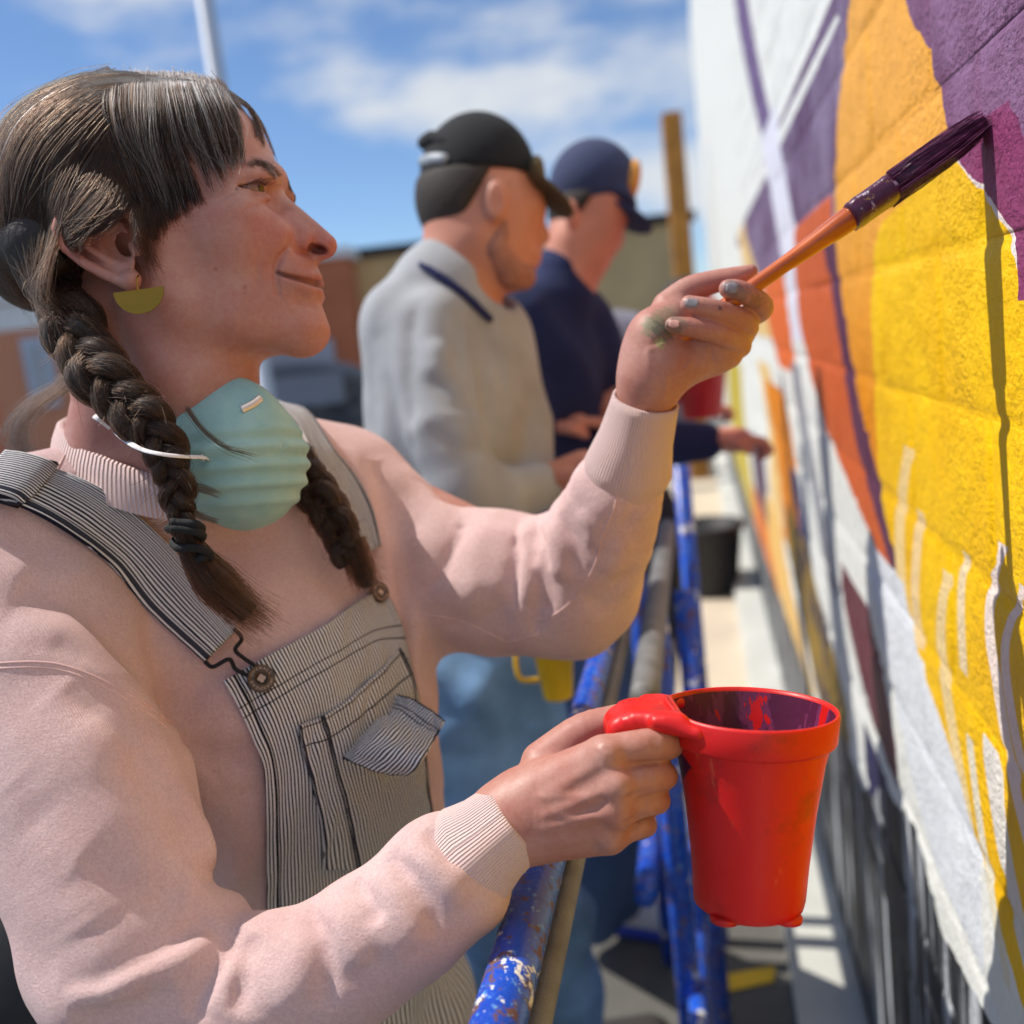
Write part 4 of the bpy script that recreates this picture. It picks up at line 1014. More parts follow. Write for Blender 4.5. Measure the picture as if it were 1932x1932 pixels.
PKT = [[(560, 1369), (620, 1345), (690, 1290), (755, 1222)], [(572, 1420), (635, 1396), (705, 1345), (778, 1285)], [(590, 1490), (655, 1475), (730, 1440), (798, 1390)], [(606, 1560), (675, 1552), (748, 1525), (808, 1490)], [(612, 1640), (690, 1632), (762, 1602), (816, 1555)]]
patch('pocket', on(TOR, PKT, .0165), 80, 80, POCK, over, .002, .0010)
dA = (on(TOR, [[(652, 1435), (752, 1313)]], .02)[0] - CAM) @ fw
FL = [[P(652, 1435, dA[0]), P(690, 1388, dA[0] + .002), P(725, 1345, dA[1] - .004), P(755, 1312, dA[1])],
      [P(664, 1438, dA[0] - .012), P(712, 1398, dA[0] - .016), P(752, 1356, dA[1] - .022), P(788, 1326, dA[1] - .016)],
      [P(708, 1452, dA[0] - .022), P(752, 1420, dA[0] - .030), P(786, 1380, dA[1] - .036), P(818, 1344, dA[1] - .028)],
      [P(768, 1461, dA[0] - .026), P(800, 1432, dA[0] - .036), P(820, 1396, dA[1] - .042), P(840, 1361, dA[1] - .034)]]
fl = patch('pocket_flap', np.transpose(np.array(FL), (0, 1, 2)), 50, 40, FLAP, over, .003, .0008)
# stripes run along the flap's long edge
u_ = fl.data.uv_layers[0]; a_ = np.empty(len(u_.data) * 2); u_.data.foreach_get('uv', a_); a_ = a_.reshape(-1, 2); u_.data.foreach_set('uv', a_[:, ::-1].ravel())
ST = [[(-40, 868), (-50, 890), (-60, 912), (-72, 938)], [(40, 884), (22, 902), (4, 924), (-14, 950)], [(100, 888), (80, 912), (58, 938), (36, 956)], [(200, 930), (172, 958), (146, 985), (118, 1000)], [(300, 1010), (268, 1032), (236, 1052), (205, 1066)],
      [(380, 1097), (345, 1117), (312, 1138), (280, 1152)], [(450, 1188), (428, 1208), (408, 1228), (386, 1250)]]
SG = on(SW0, ST, .007)
def over_shoulder(rows, steps=8, st=.026, off=.005):
    out = []; p = rows[0].copy(); t_ = rows[0] - rows[1]; t_ /= np.linalg.norm(t_, axis=1)[:, None]
    for _ in range(steps):
        q = p + t_ * st
        for _k in range(3):
            dq = SW0.ev(q); e_ = .002
            n_ = np.stack([SW0.ev(q + e_ * a) - SW0.ev(q - e_ * a) for a in np.eye(3)], 1); n_ /= np.linalg.norm(n_, axis=1)[:, None] + 1e-9; q = q - n_ * (dq - off)[:, None]
        t_ = q - p; t_ = t_.mean(0)[None] * .7 + t_ * .3; t_ /= np.linalg.norm(t_, axis=1)[:, None]; p = q; out.append(q)
    return np.concatenate([np.array(out)[::-1], rows])
SGX = over_shoulder(SG)
strap = patch('strap', SGX, 40, 200, STRAP, over, .0030, .0004)
ST2 = [[(560, 806), (576, 800), (592, 794)], [(590, 862), (608, 854), (626, 847)], [(628, 915), (648, 906), (668, 898)], [(662, 978), (682, 968), (700, 958)], [(690, 1046), (704, 1038), (718, 1030)]]
strap2 = patch('strap', over_shoulder(on(SW0, ST2, .012), 6), 24, 110, STRAP, over, .0030, .0004)
wirem = Mat('black_wire', srgb(26, 24, 26), 0.35, Metallic=.6).m
buckm = Mat('buckle_metal', srgb(34, 34, 44), 0.3, Metallic=.8).m
btn = Mat('antique_button', srgb(92, 80, 70), 0.38, Metallic=.85).m
btl = Mat('button_relief', srgb(176, 160, 146), 0.35, Metallic=.9).m
def wire(lst, S=TOR, off=.016, r=.0017, parent=None):
    q = S.trace([a for a, b in lst], [b for a, b in lst]); d = (q - CAM) @ fw - off; d = np.minimum(d, np.median(d) + .02)
    return tube('buckle_wire', P(np.array([a for a, b in lst]), np.array([b for a, b in lst]), d), r, wirem, parent or over, 8, n=60)
wire([(442, 1186), (456, 1205), (444, 1226), (462, 1243), (482, 1258), (490, 1278)]); wire([(386, 1248), (402, 1258), (432, 1244), (444, 1262), (466, 1274), (488, 1284)])
wire([(690, 1042), (700, 1060), (694, 1075), (708, 1095), (716, 1112)]); wire([(668, 1012), (690, 1052), (698, 1078), (712, 1102)])
# slider buckle on the near strap
sl = SG[1:3].mean(0); tdir = unit(SG[3][0] - SG[1][0]); ndir = unit(np.cross(tdir, SG[1][-1] - SG[1][0])); ndir = ndir if ndir @ fw < 0 else -ndir
c0, c1 = SG[2][0] + ndir * .004, SG[2][-1] + ndir * .004; ex = unit(c0 - c1)
tube('slider_buckle', np.array([c0 + ex * .004, c1 - ex * .004, c1 - ex * .004 - tdir * .022, c0 + ex * .004 - tdir * .022, c0 + ex * .004]), .0019, buckm, over, 8)
loop = patch('strap_loop', np.array([[p + ndir * .004 - tdir * .034 for p in SG[2]], [p + ndir * .007 - tdir * .02 for p in SG[2]], [p + ndir * .007 - tdir * .006 for p in SG[2]], [p + ndir * .003 + tdir * .001 for p in SG[2]]]), 30, 20, STRAP, over, .003)
def text_mesh(s, size):
    cu = bpy.data.curves.new('t', 'FONT'); cu.body = s; cu.size = size; cu.extrude = size * .08; cu.align_x = 'CENTER'
    ob = bpy.data.objects.new('t', cu); COL.objects.link(ob); dg = bpy.context.evaluated_depsgraph_get(); me = bpy.data.meshes.new_from_object(ob.evaluated_get(dg))
    Vt = np.array([v.co[:] for v in me.vertices]).reshape(-1, 3); Ft = [tuple(p.vertices) for p in me.polygons]
    bpy.data.objects.remove(ob); bpy.data.curves.remove(cu); bpy.data.meshes.remove(me); return Vt, Ft
def button(u, v, rpx, nrm, S=TOR, off=.018):
    q = S.trace(u, v)[0]; d = min((q - CAM) @ fw - off, .93); c = P(u, v, d); r = px(rpx, d); n = unit(nrm)
    o = lathe('button', [(r * .6, -.007), (r * .85, -.006), (r, -.002), (r, .0008), (r * .95, .0016), (r * .88, .0010), (r * .58, .0006), (r * .54, .0014), (r * .47, .0014), (r * .44, .0004), (0.0001, .0004)], c, n, btn, over, 40)
    x = unit(rt - n * (rt @ n)); y = np.cross(n, x); y = y if y @ up > 0 else -y
    Va, Fa = [], []
    word = 'OVERALL WORKWEAR '
    for i, ch in enumerate(word):
        if ch == ' ': continue
        Vt, Ft = text_mesh(ch, r * .34); th = math.pi * .9 - 2 * math.pi * i / len(word); o_ = x * math.cos(th) + y * math.sin(th); t_ = x * math.sin(th) - y * math.cos(th)
        b0 = len(Va); Va += [c + o_ * (r * .61 + p[1]) + t_ * p[0] + n * (.0012 + p[2]) for p in Vt]; Fa += [tuple(b0 + k for k in f) for f in Ft]
    for k in range(4):                       # small four-lobed emblem
        th = k * math.pi / 2 + .3; o_ = x * math.cos(th) + y * math.sin(th); b0 = len(Va)
        ring = [c + o_ * r * .17 + (x * math.cos(a) + y * math.sin(a)) * r * .15 + n * .0011 for a in np.linspace(0, 2 * math.pi, 10, endpoint=False)]
        Va += ring; Fa.append(tuple(range(b0, b0 + 10)))
    mesh_obj('button_relief', Va, Fa, btl, over, smooth=False)
    return o
button(493, 1280, 26, -fw * .85 + rt * .35 + up * .25); button(717, 1117, 20, -fw * .62 + rt * .68 + up * .3)
# shoes below the frame
shoem = simple('dark_shoe', (60, 56, 54), .7, .1, 10)
for hp in FT:
    S_ = Sculpt(); a = np.array([hp[0], hp[1], .05]); S_.chain([a - tF * .05, a + tF * .08 - tZ * .01, a + tF * .17 - tZ * .015], [.045, .045, .035], .02); S_.half((0, 0, .004), -tZ, .004)
    S_.mesh('shoe', .006, a - .26, a + .26, shoem, body)
# ================================================================== dust mask hanging under the chin
m = Mat('mint_mask', srgb(150, 205, 198), 0.75)
nz = m.noise(40, 4, .6); m.set(Base_Color=m.ramp(nz, [(.3, srgb(138, 180, 178)), (.7, srgb(164, 198, 190))]), Normal=m.bump(m.noise(600, 3, .7), .25, .001), Subsurface_Weight=.25)
m.b.inputs['Subsurface Radius'].default_value = (1, 1, 1); m.b.inputs['Subsurface Scale'].default_value = .003
MASKM = m.m
mN = unit(rt * .80 - fw * .58 + up * .06); Cm = P(446, 862, .762)
mA = unit(P(466, 722, .765) - P(492, 996, .765)); mA = unit(mA - mN * (mA @ mN)); mB = np.cross(mN, mA); mB = mB if mB @ fw < 0 else -mB     # mB: towards viewer
V, F = [], []; NU, NV = 128, 44
for i in range(NV):
    t = i / (NV - 1); s_ = math.cos(t * math.pi / 2) ** .72 if t < 1 else 0.0; hgt = .052 * math.sin(t * math.pi / 2) ** 1.15
    for j in range(NU):
        a = 2 * math.pi * j / NU; ca, sa = math.cos(a), math.sin(a)
        rad = .0565 * (1 + .10 * max(0, ca) ** 3)                       # taller at the nose end
        wd = .054 * (1 - .30 * max(0, ca) ** 2)
        p = Cm + mA * rad * ca * s_ + mB * wd * sa * s_ + mN * (hgt - .006 * ca * (1 - t) + (-.010 * sa * sa * (1 - t) ** 2))
        yy = ca * s_; wmask = np.clip((t - .12) * 5, 0, 1) * np.clip((yy + .85) * 4, 0, 1) * np.clip((.42 - yy) * 4, 0, 1)
        p = p + unit(mA * ca * s_ + mB * sa * s_ + mN * (.25 + t)) * (.0017 * math.sin(yy * 2 * math.pi / .235) * wmask)
        V.append(p)
for i in range(NV - 1):
    for j in range(NU): F.append((i * NU + j, i * NU + (j + 1) % NU, (i + 1) * NU + (j + 1) % NU, (i + 1) * NU + j))
mask = mesh_obj('dust_mask', V, F, MASKM); s_ = mask.modifiers.new('t', 'SOLIDIFY'); s_.thickness = .0018
tag(mask, 'pale green moulded dust mask hanging under the chin', 'mask')
foil = Mat('nose_clip_metal', srgb(225, 222, 218), .35, Metallic=.55).m
Vm = np.array(V).reshape(NV, NU, 3)
def mask_pt(u, v):
    c = np.array(V); a, b, d = proj(c); k = np.argmin((a - u) ** 2 + (b - v) ** 2 + 1e5 * np.maximum(0, d - .78)); return c[k] - fw * .0022
tube('nose_clip', np.array([mask_pt(457, 775), mask_pt(477, 763), mask_pt(494, 752)]), .0030, foil, mask, 8, n=20, flat=.35, ref=mA)
el = Mat('white_elastic', srgb(225, 222, 222), .8).m
tube('elastic_strap', PL([(392, 866, .710), (385, 863, .706), (360, 862, .690), (330, 860, .674), (300, 856, .668), (270, 849, .672), (245, 836, .684)] + [(u_, v_, float((H.trace(u_, v_)[0] - CAM) @ fw) - .0025) for u_, v_ in ((222, 818), (200, 800), (180, 786))] + [(162, 778, .815), (186, 770, .865), (270, 764, .895), (390, 772, .875), (452, 800, .83)]), .0022, el, mask, 8, n=60, flat=.35, ref=-fw)
tube('staple', np.array([mask_pt(383, 856), mask_pt(384, 862), mask_pt(384, 868)]), .0006, foil, mask, 6)
# ================================================================== brass earring
brass = Mat('brushed_brass', srgb(176, 132, 52), .4, Metallic=.95)
brass.set(Roughness=brass.ramp(brass.noise(300, 3, .6), [(.3, .28), (.7, .46)])); brass = brass.m
de = ((HC(258, 540, 182)) - CAM) @ fw - .004
a0, a1, ab = P(214, 553, de), P(309, 540, de), P(271, 590, de)
ex = unit(a1 - a0); ey = unit((ab - (a0 + a1) / 2) - ex * ((ab - (a0 + a1) / 2) @ ex)); rr = np.linalg.norm(a1 - a0) / 2; cz = (a0 + a1) / 2; en = unit(np.cross(ex, ey))
V, F = [], []
for sgn in (-1, 1):
    for k in range(41): t = math.pi * k / 40; V.append(cz + ex * rr * math.cos(t) + ey * rr * .96 * math.sin(t) + en * .0006 * sgn)
F = [tuple(range(41)), tuple(range(81, 40, -1))] + [(k, k + 41, (k + 1) % 41 + 41, (k + 1) % 41) for k in range(41)]
ear_ = mesh_obj('earring', V, F, brass, body, smooth=False)
tube('earring_hook', np.array([cz + ey * .002, cz - ey * .0035 - fw * .001, cz - ey * .008, cz - ey * .011 + fw * .004]), .0006, brass, ear_, 8, n=16)
# thin finger ring
tube('finger_ring', PL([(1380, 634, .770), (1388, 641, .775), (1398, 642, .785), (1408, 634, .80)]), .0007, Mat('ring_silver', srgb(170, 165, 160), .25, Metallic=1.0).m, body, 8, n=20)

# ================================================================== red paint cup
m = Mat('red_plastic', srgb(216, 24, 22), .42)
sc_ = m.noise(60, 5, .7); dirt = m.noise(24, 5, .7); 
cr = m.mix(m.ramp(dirt, [(.54, 0.0), (.70, .6)]), srgb(214, 20, 18), srgb(140, 24, 20))
cr = m.mix(m.ramp(m.noise(90, 4, .6, stretch=(1, 1, .3)), [(.66, 0.0), (.72, .35)]), cr, srgb(226, 110, 70))
m.set(Base_Color=cr, Roughness=m.ramp(sc_, [(.3, .34), (.7, .55)]), Normal=m.bump(sc_, .08, .001), Subsurface_Weight=.12)
m.b.inputs['Subsurface Radius'].default_value = (1, .1, .05); m.b.inputs['Subsurface Scale'].default_value = .003
REDP = m.m
m = Mat('cup_inside_paint', srgb(96, 34, 68), .35)
drp = m.noise(1.0, 4, .6, vec=m.coord('Object', (70, 70, 9)))
m.set(Base_Color=m.ramp(drp, [(.0, srgb(84, 28, 58)), (.54, srgb(112, 44, 82)), (.62, srgb(205, 22, 20)), (1, srgb(214, 24, 20))], 'CONSTANT'), Normal=m.bump(drp, .3, .003)); INP = m.m
ccup = P(1416, 1336, .645); cax = unit(np.array([0, 0, 1.0]) + np.array([0, 1, 0]) * .10 + rt * .11)
cx = unit(rt - cax * (rt @ cax)); cy = np.cross(cax, cx)            # cy points away from the viewer
cup = empty('paint_cup', ccup - cax * .13); tag(cup, 'red plastic paint cup smeared purple inside, held in the near hand', 'cup')
def cup_surf(name, rows, mat, seg=96, close=False):
    V, F = [], []
    for r_, h_, fn in rows:
        for j in range(seg):
            a = 2 * math.pi * j / seg; k = fn(a) if fn else (0, 0)
            V.append(ccup + (cx * math.cos(a) + cy * math.sin(a)) * (r_ + k[0]) + cax * (h_ + k[1]))
    for i in range(len(rows) - 1):
        for j in range(seg): F.append((i * seg + j, i * seg + (j + 1) % seg, (i + 1) * seg + (j + 1) % seg, (i + 1) * seg + j))
    if close: F.append(tuple(range((len(rows) - 1) * seg, len(rows) * seg)))
    o = mesh_obj(name, V, F, mat); reparent_at(o, cup); return o
hnd = lambda a: math.exp(-((((a - math.pi + math.pi) % (2 * math.pi)) - math.pi) / .42) ** 2)     # 1 on the handle side
hz = lambda k: (lambda a: (k * .0 , .0))
dip = lambda a: (0.0, .006 * hnd(a))
flat_ = lambda s: (lambda a: (-s * math.exp(-((((a - math.pi + math.pi) % (2 * math.pi)) - math.pi) / .55) ** 2), 0.0))
RC = .0545
cup_surf('cup_body', [(.0325, -.1290, None), (.0350, -.1270, None), (.0362, -.1220, flat_(.001)), (.0380, -.100, flat_(.0015)), (.0420, -.065, flat_(.0015)), (.0470, -.032, flat_(.0012)), (.0505, -.018, flat_(.0006)), (.0512, -.0155, None)], REDP)
cup_surf('cup_rim', [(.0508, -.018, None), (.0530, -.019, None), (.0540, -.0175, None), (.0545, -.010, None), (.0552, -.0012, dip), (.0546, .0006, dip), (.0532, .0006, dip), (.0524, -.002, dip)], REDP)
cup_surf('cup_inside', [(.0524, -.002, dip), (.0505, -.014, None), (.0460, -.034, None), (.0390, -.068, None), (.0340, -.100, None), (.0305, -.112, None)], INP, close=True)
cup_surf('cup_base', [(.0325, -.1290, None), (.0290, -.1285, None), (.0270, -.1265, None)], REDP, close=True)
for a in (-2.3, -.85, .7, 2.4):
    q = ccup + (cx * math.cos(a) + cy * math.sin(a)) * .0295 - cax * .1265
    f_ = lathe('cup_foot', [(.0090, 0), (.0095, .001), (.0092, .0035), (.007, .0045), (.0001, .0048)], q, -cax, REDP, None, 16); reparent_at(f_, cup)
pp = simple('purple_wet_paint', (92, 32, 64), .2, .1, 30)
f_ = lathe('paint_pool', [(.0001, 0), (.030, 0), (.0322, -.001)], ccup - cax * .108, cax, pp, None, 40); reparent_at(f_, cup)
HS = Sculpt()
hp_ = [ccup - cx * .050 + cax * .000 - cy * .004, ccup - cx * .066 - cax * .001 - cy * .003, ccup - cx * .080 - cax * .003, ccup - cx * .0885 - cax * .012 + cy * .002, ccup - cx * .088 - cax * .026 + cy * .004, ccup - cx * .084 - cax * .050 + cy * .005, ccup - cx * .083 - cax * .066 + cy * .005]
def strap_sdf(p):
    out = np.full(len(p), 1.0); q = catmull(np.array(hp_), 22)
    t_ = np.gradient(q, axis=0); t_ /= np.linalg.norm(t_, axis=1)[:, None]
    for i in range(len(q) - 1):
        b_ = cy; a_ = q[i]; ba = q[i + 1] - a_; tt = np.clip((p - a_) @ ba / (ba @ ba), 0, 1); d_ = p - a_ - tt[:, None] * ba
        wdt = .024 if i < 3 else (.016 if i < 7 else .012)
        lat_ = d_ @ b_; rest = d_ - lat_[:, None] * b_; dl_ = np.abs(lat_) - wdt
        out = np.minimum(out, np.sqrt(np.maximum(dl_, 0) ** 2 + (rest ** 2).sum(1)) - .0035)
    return out
HS.custom(strap_sdf, np.mean(hp_, 0), .09)
for sg_ in (-1, 1): HS.chain([ccup - cx * .040 + cy * .036 * sg_ - cax * .006, ccup - cx * .056 + cy * .026 * sg_ - cax * .004, ccup - cx * .072 + cy * .016 * sg_ - cax * .005, ccup - cx * .086 + cy * .011 * sg_ - cax * .010], [.0042, .0048, .0044, .0040], .010)
hd = HS.mesh('cup_handle', .0016, np.min(hp_, 0) - .04, np.max(hp_, 0) + .04, REDP, None, slack=.004); reparent_at(hd, cup)
ypt = simple('yellow_paint_blob', (245, 196, 20), .4, .05, 30)
def blob(u, v, rpx, mat, name, parent, d):
    S_ = Sculpt(); c = P(u, v, d); 
    for k in range(5): S_.ball(c + (rt * random.uniform(-1, 1) + up * random.uniform(-.5, .5)) * px(rpx * .7, d), px(rpx * random.uniform(.35, .6), d), .002)
    o = S_.mesh(name, .0006, c - .012, c + .012, mat, None, slack=.002); reparent_at(o, parent); return o
def cup_hit(u, v):
    best = None
    D = ray(u, v); t = np.linspace(.55, .7, 600); q = CAM + D * t[:, None] - ccup; h_ = q @ cax; rr_ = np.hypot(q @ cx, q @ cy)
    R_ = np.interp(h_, [-.13, -.122, -.1, -.065, -.032, -.018, 0], [.033, .0362, .038, .042, .047, .0505, .0545]); k = np.argmax(rr_ < R_); return t[k]
blob(1333, 1398, 9, ypt, 'yellow_paint', cup, cup_hit(1333, 1398))

# ================================================================== paint brush touching the wall
s_, z_t = wall_sz(np.array(1858.), np.array(238.)); tip = WO + WT * s_ + np.array([0, 0, z_t]) + WN * .004
butt = P(1272, 646, .786); bx = unit(tip - butt); BLn = np.linalg.norm(tip - butt)
by = unit(up - bx * (up @ bx)); bz = np.cross(bx, by)
brush = empty('paint_brush', butt); tag(brush, 'orange handled paint brush loaded with purple paint, pressed to the wall', 'brush')
m = Mat('orange_lacquer', srgb(196, 92, 30), .28, Coat_Weight=.4); gr = m.noise(1.0, 4, .6, vec=m.coord('Object', (8, 60, 60)))
m.set(Base_Color=m.ramp(gr, [(.3, srgb(176, 78, 22)), (.7, srgb(210, 106, 40))])); ORG = m.m
def loft(name, prof, mat, flatn=1.0, seg=28):
    V, F = [], []
    for t, ry, rz in prof:
        for j in range(seg):
            a = 2 * math.pi * j / seg; ca, sa = math.cos(a), math.sin(a)
            ca = math.copysign(abs(ca) ** flatn, ca); sa = math.copysign(abs(sa) ** flatn, sa)
            V.append(butt + bx * t * BLn + by * ry * ca + bz * rz * sa)
    n_ = len(prof)
    F = [(i * seg + j, i * seg + (j + 1) % seg, (i + 1) * seg + (j + 1) % seg, (i + 1) * seg + j) for i in range(n_ - 1) for j in range(seg)] + [tuple(range(seg))[::-1], tuple((n_ - 1) * seg + j for j in range(seg))]
    o = mesh_obj(name, V, F, mat); reparent_at(o, brush); return o
loft('handle', [(-.005, .0035, .004), (.0, .0052, .006), (.02, .0062, .0072), (.12, .0064, .0078), (.25, .0062, .0075), (.38, .0062, .0078), (.48, .0074, .0095), (.545, .0088, .0118), (.585, .0092, .0128), (.60, .0092, .0128)], ORG)
fm = Mat('ferrule_painted', srgb(150, 120, 70), .3, Metallic=.9)
pn = fm.noise(90, 5, .7); pk = fm.ramp(pn, [(.34, 0.0), (.40, 1.0)])
fm.set(Base_Color=fm.mix(pk, srgb(205, 170, 90), fm.ramp(fm.noise(150, 4, .7), [(.60, srgb(80, 34, 62)), (.66, srgb(205, 190, 200))])), Metallic=fm.math('SUBTRACT', .9, fm.math('MULTIPLY', pk, .85)), Normal=fm.bump(pn, .5, .002))
fer = loft('ferrule', [(.59, .0092, .0130), (.595, .0098, .0170), (.605, .0096, .0175), (.62, .0102, .0185), (.63, .0098, .0183), (.70, .0098, .0195), (.71, .0102, .0200), (.725, .0096, .0196)], fm.m, .55)
lab = simple('white_label', (238, 234, 226), .5, .06, 60)
n0 = by * .0113
for t0_, t1_, w_ in ((.615, .64, .006), (.648, .668, .007), (.676, .71, .007)):
    Vq = []
    for t in (t0_, t1_):
        for zz in (-w_, w_): Vq.append(butt + bx * t * BLn + by * .0106 + bz * (zz - .004))
    o = mesh_obj('ferrule_label', Vq, [(0, 1, 3, 2)], lab, smooth=False); sm = o.modifiers.new('t', 'SOLIDIFY'); sm.thickness = .0004; reparent_at(o, brush)
bm_ = Mat('purple_bristle', srgb(92, 40, 74), .32); bn = bm_.noise(1.0, 3, .6, vec=bm_.coord('Object', (40, 300, 300)))
bm_.set(Base_Color=bm_.ramp(bn, [(.35, srgb(58, 20, 44)), (.6, srgb(112, 52, 90)), (.8, srgb(160, 96, 140))]), Normal=bm_.bump(bn, .6, .002)); BRI = bm_.m
loft('bristle_core', [(.72, .0090, .0188), (.80, .0094, .0196), (.90, .0088, .0194), (.96, .0078, .0190), (1.0, .0066, .0184)], BRI, .7)
Vh, Fh_ = [], []
for k in range(700):
    a, b = random.uniform(-1, 1), random.uniform(-1, 1); e_ = random.uniform(.97, 1.01); q = []
    for t in (.72, .82, .90, .96, e_):
        ry = np.interp(t, [.72, .8, .9, .96, 1], [.0092, .0096, .0090, .0080, .0070]); rz = np.interp(t, [.72, .8, .9, .96, 1], [.0192, .0200, .0200, .0196, .0192])
        q.append(butt + bx * t * BLn + by * ry * a * 1.04 + bz * rz * b * 1.04 + rng.normal(size=3) * .00025)
    i0 = len(Vh)
    for p in q: Vh += [p + by * .0003, p - by * .00015 + bz * .00026, p - by * .00015 - bz * .00026]
    for i in range(4):
        for j in range(3): Fh_.append((i0 + i * 3 + j, i0 + i * 3 + (j + 1) % 3, i0 + i * 3 + 3 + (j + 1) % 3, i0 + i * 3 + 3 + j))
o = mesh_obj('bristles', Vh, Fh_, BRI); reparent_at(o, brush); o['kind'] = 'stuff'

# ================================================================== blue pipe railing
m = Mat('chipped_blue_paint', srgb(22, 72, 190), .32)
ch1 = m.noise(60, 6, .75, stretch=(1, 1, 1)); ch2 = m.noise(22, 5, .7); ch3 = m.noise(1.0, 5, .7, vec=m.coord('Object', (30, 14, 30)))
cb = m.ramp(ch3, [(.3, srgb(16, 58, 160)), (.7, srgb(30, 92, 214))])
cb = m.mix(m.ramp(ch1, [(.555, 0.0), (.585, 1.0)]), cb, srgb(104, 72, 66))
cb = m.mix(m.ramp(m.noise(160, 4, .7), [(.60, 0.0), (.64, .8)]), cb, srgb(120, 176, 220))
cb = m.mix(m.ramp(ch2, [(.62, 0.0), (.63, 1.0)]), cb, srgb(232, 230, 222))
m.set(Base_Color=cb, Roughness=m.ramp(ch1, [(.5, .25), (.65, .7)]), Normal=m.bump(ch1, .35, .0015)); BLUE = m.m
galv = simple('grey_pipe', (112, 112, 112), .55, .25, 40, .2)
blk = Mat('black_tape', srgb(22, 22, 26), .4).m
R0 = P(940, 1932, .575)
rail = empty('blue_pipe_railing', (R0[0], R0[1], 0)); tag(rail, 'chipped blue scaffold railing with grey pipe, running along beside the mural', 'railing')
def rpart(o): reparent_at(o, rail); return o
ln = lambda p, a, b, n=24: np.array([p + WT * t for t in np.linspace(a, b, n)])
rpart(tube('top_rail', ln(R0, -.5, .235), .0165, BLUE, None, 24)); rpart(tube('top_rail', ln(R0 + WN * .002 - tZ * .006, .30, 1.4), .0150, BLUE, None, 20))
rpart(tube('rail_joint', ln(R0, .20, .262, 8), .0182, blk, None, 24)); 
G0 = P(1012, 1932, .610); rpart(tube('grey_pipe', ln(G0, -.5, 1.2), .0095, galv, None, 20))
rpart(tube('grey_pipe', ln(R0 + np.array([0, 0, -.02]) - WN * .055, .55, 1.5), .017, galv, None, 20))
for s_, of, rr_, ht in ((-.4, .0, .017, R0[2]), (1.02, -.045, .021, R0[2] - .06), (1.30, -.085, .020, R0[2] - .10), (1.55, .02, .02, R0[2] + .16), (1.62, -.09, .018, R0[2] + .10)):
    b_ = R0 + WT * s_ - WN * (-of if of > 0 else -of); b_ = R0 + WT * s_ + WN * of
    rpart(tube('post', np.array([[b_[0], b_[1], .0], [b_[0], b_[1], ht]]), rr_, BLUE, None, 16))
rpart(tube('lower_rail', ln(np.array([R0[0], R0[1], .55]) + WN * .0, .9, 2.2), .017, BLUE, None, 16)); rpart(tube('lower_rail', ln(np.array([R0[0], R0[1], .30]) - WN * .06, .9, 2.2), .017, BLUE, None, 16))
# ================================================================== hair
def hair_mat(name, col, rough=.42):
    m = bpy.data.materials.new(name); m.use_nodes = True; t = m.node_tree; t.nodes.clear()
    o = t.nodes.new('ShaderNodeOutputMaterial'); h = t.nodes.new('ShaderNodeBsdfHairPrincipled'); h.model = 'CHIANG'; h.parametrization = 'COLOR'
    h.inputs['Color'].default_value = col; h.inputs['Roughness'].default_value = rough; h.inputs['Radial Roughness'].default_value = .4
    h.inputs['Random Roughness'].default_value = .2; h.inputs['Coat'].default_value = .0; h.inputs['IOR'].default_value = 1.32
    t.links.new(h.outputs[0], o.inputs[0]); return m
HAIRM = hair_mat('dark_brown_hair', srgb(36, 24, 18)); GREYM = hair_mat('grey_hair', srgb(186, 180, 178), .35); WARMM = hair_mat('chestnut_hair', srgb(82, 54, 37))
def strands(name, lst, mat, parent, r0=.00022, r1=.00007):
    if not lst: return None
    n = [len(a) for a in lst]; allp = np.concatenate(lst).astype(np.float32)
    cu = bpy.data.hair_curves.new(name); cu.add_curves(n)
    cu.attributes['position'].data.foreach_set('vector', allp.ravel())
    ra = cu.attributes.get('radius') or cu.attributes.new('radius', 'FLOAT', 'POINT')
    ra.data.foreach_set('value', np.concatenate([np.linspace(r0, r1, k) for k in n]).astype(np.float32))
    cu.materials.append(mat); return link(name, cu, parent)
hairbase = Mat('hair_undercoat', srgb(34, 23, 18), .55)
hb = hairbase.noise(1.0, 4, .7, vec=hairbase.coord('Object', (220, 220, 60))); hairbase.set(Base_Color=hairbase.ramp(hb, [(.3, srgb(20, 14, 11)), (.7, srgb(48, 33, 26))]), Normal=hairbase.bump(hb, .6, .003)); HBASE = hairbase.m
CAP = Sculpt()
CAP.ell(HC(226, 352, 0), AX, np.array((256, 174, 207)) * hs)
CAP.ell(HC(380, 292, 0), AX, np.array((98, 122, 126)) * hs, 50 * hs)
CAP.ell(HC(70, 470, 0), AX, np.array((100, 130, 120)) * hs, 60 * hs)
for s_ in (lambda x: x, mir): CAP.chain(np.array([s_(HC(80, 470, 96)), s_(HC(108, 560, 104))]), [60 * hs, 40 * hs], 50 * hs)
hx = lambda u, v: HC(u, v, 0)
nrm_ = unit((hx(482, 215) - hx(285, 430))); nrm_ = unit(np.cross(nrm_, Lh)); nrm_ = nrm_ if nrm_ @ Fh > 0 else -nrm_
CAP.half(hx(482, 215), nrm_, 10 * hs)
hair = CAP.mesh('hair', .0028, HEADBOX[0] - np.array([.04, .06, .0]), np.array(HEADBOX[1]) + np.array([0, .06, .03]), HBASE, body, slack=.006)
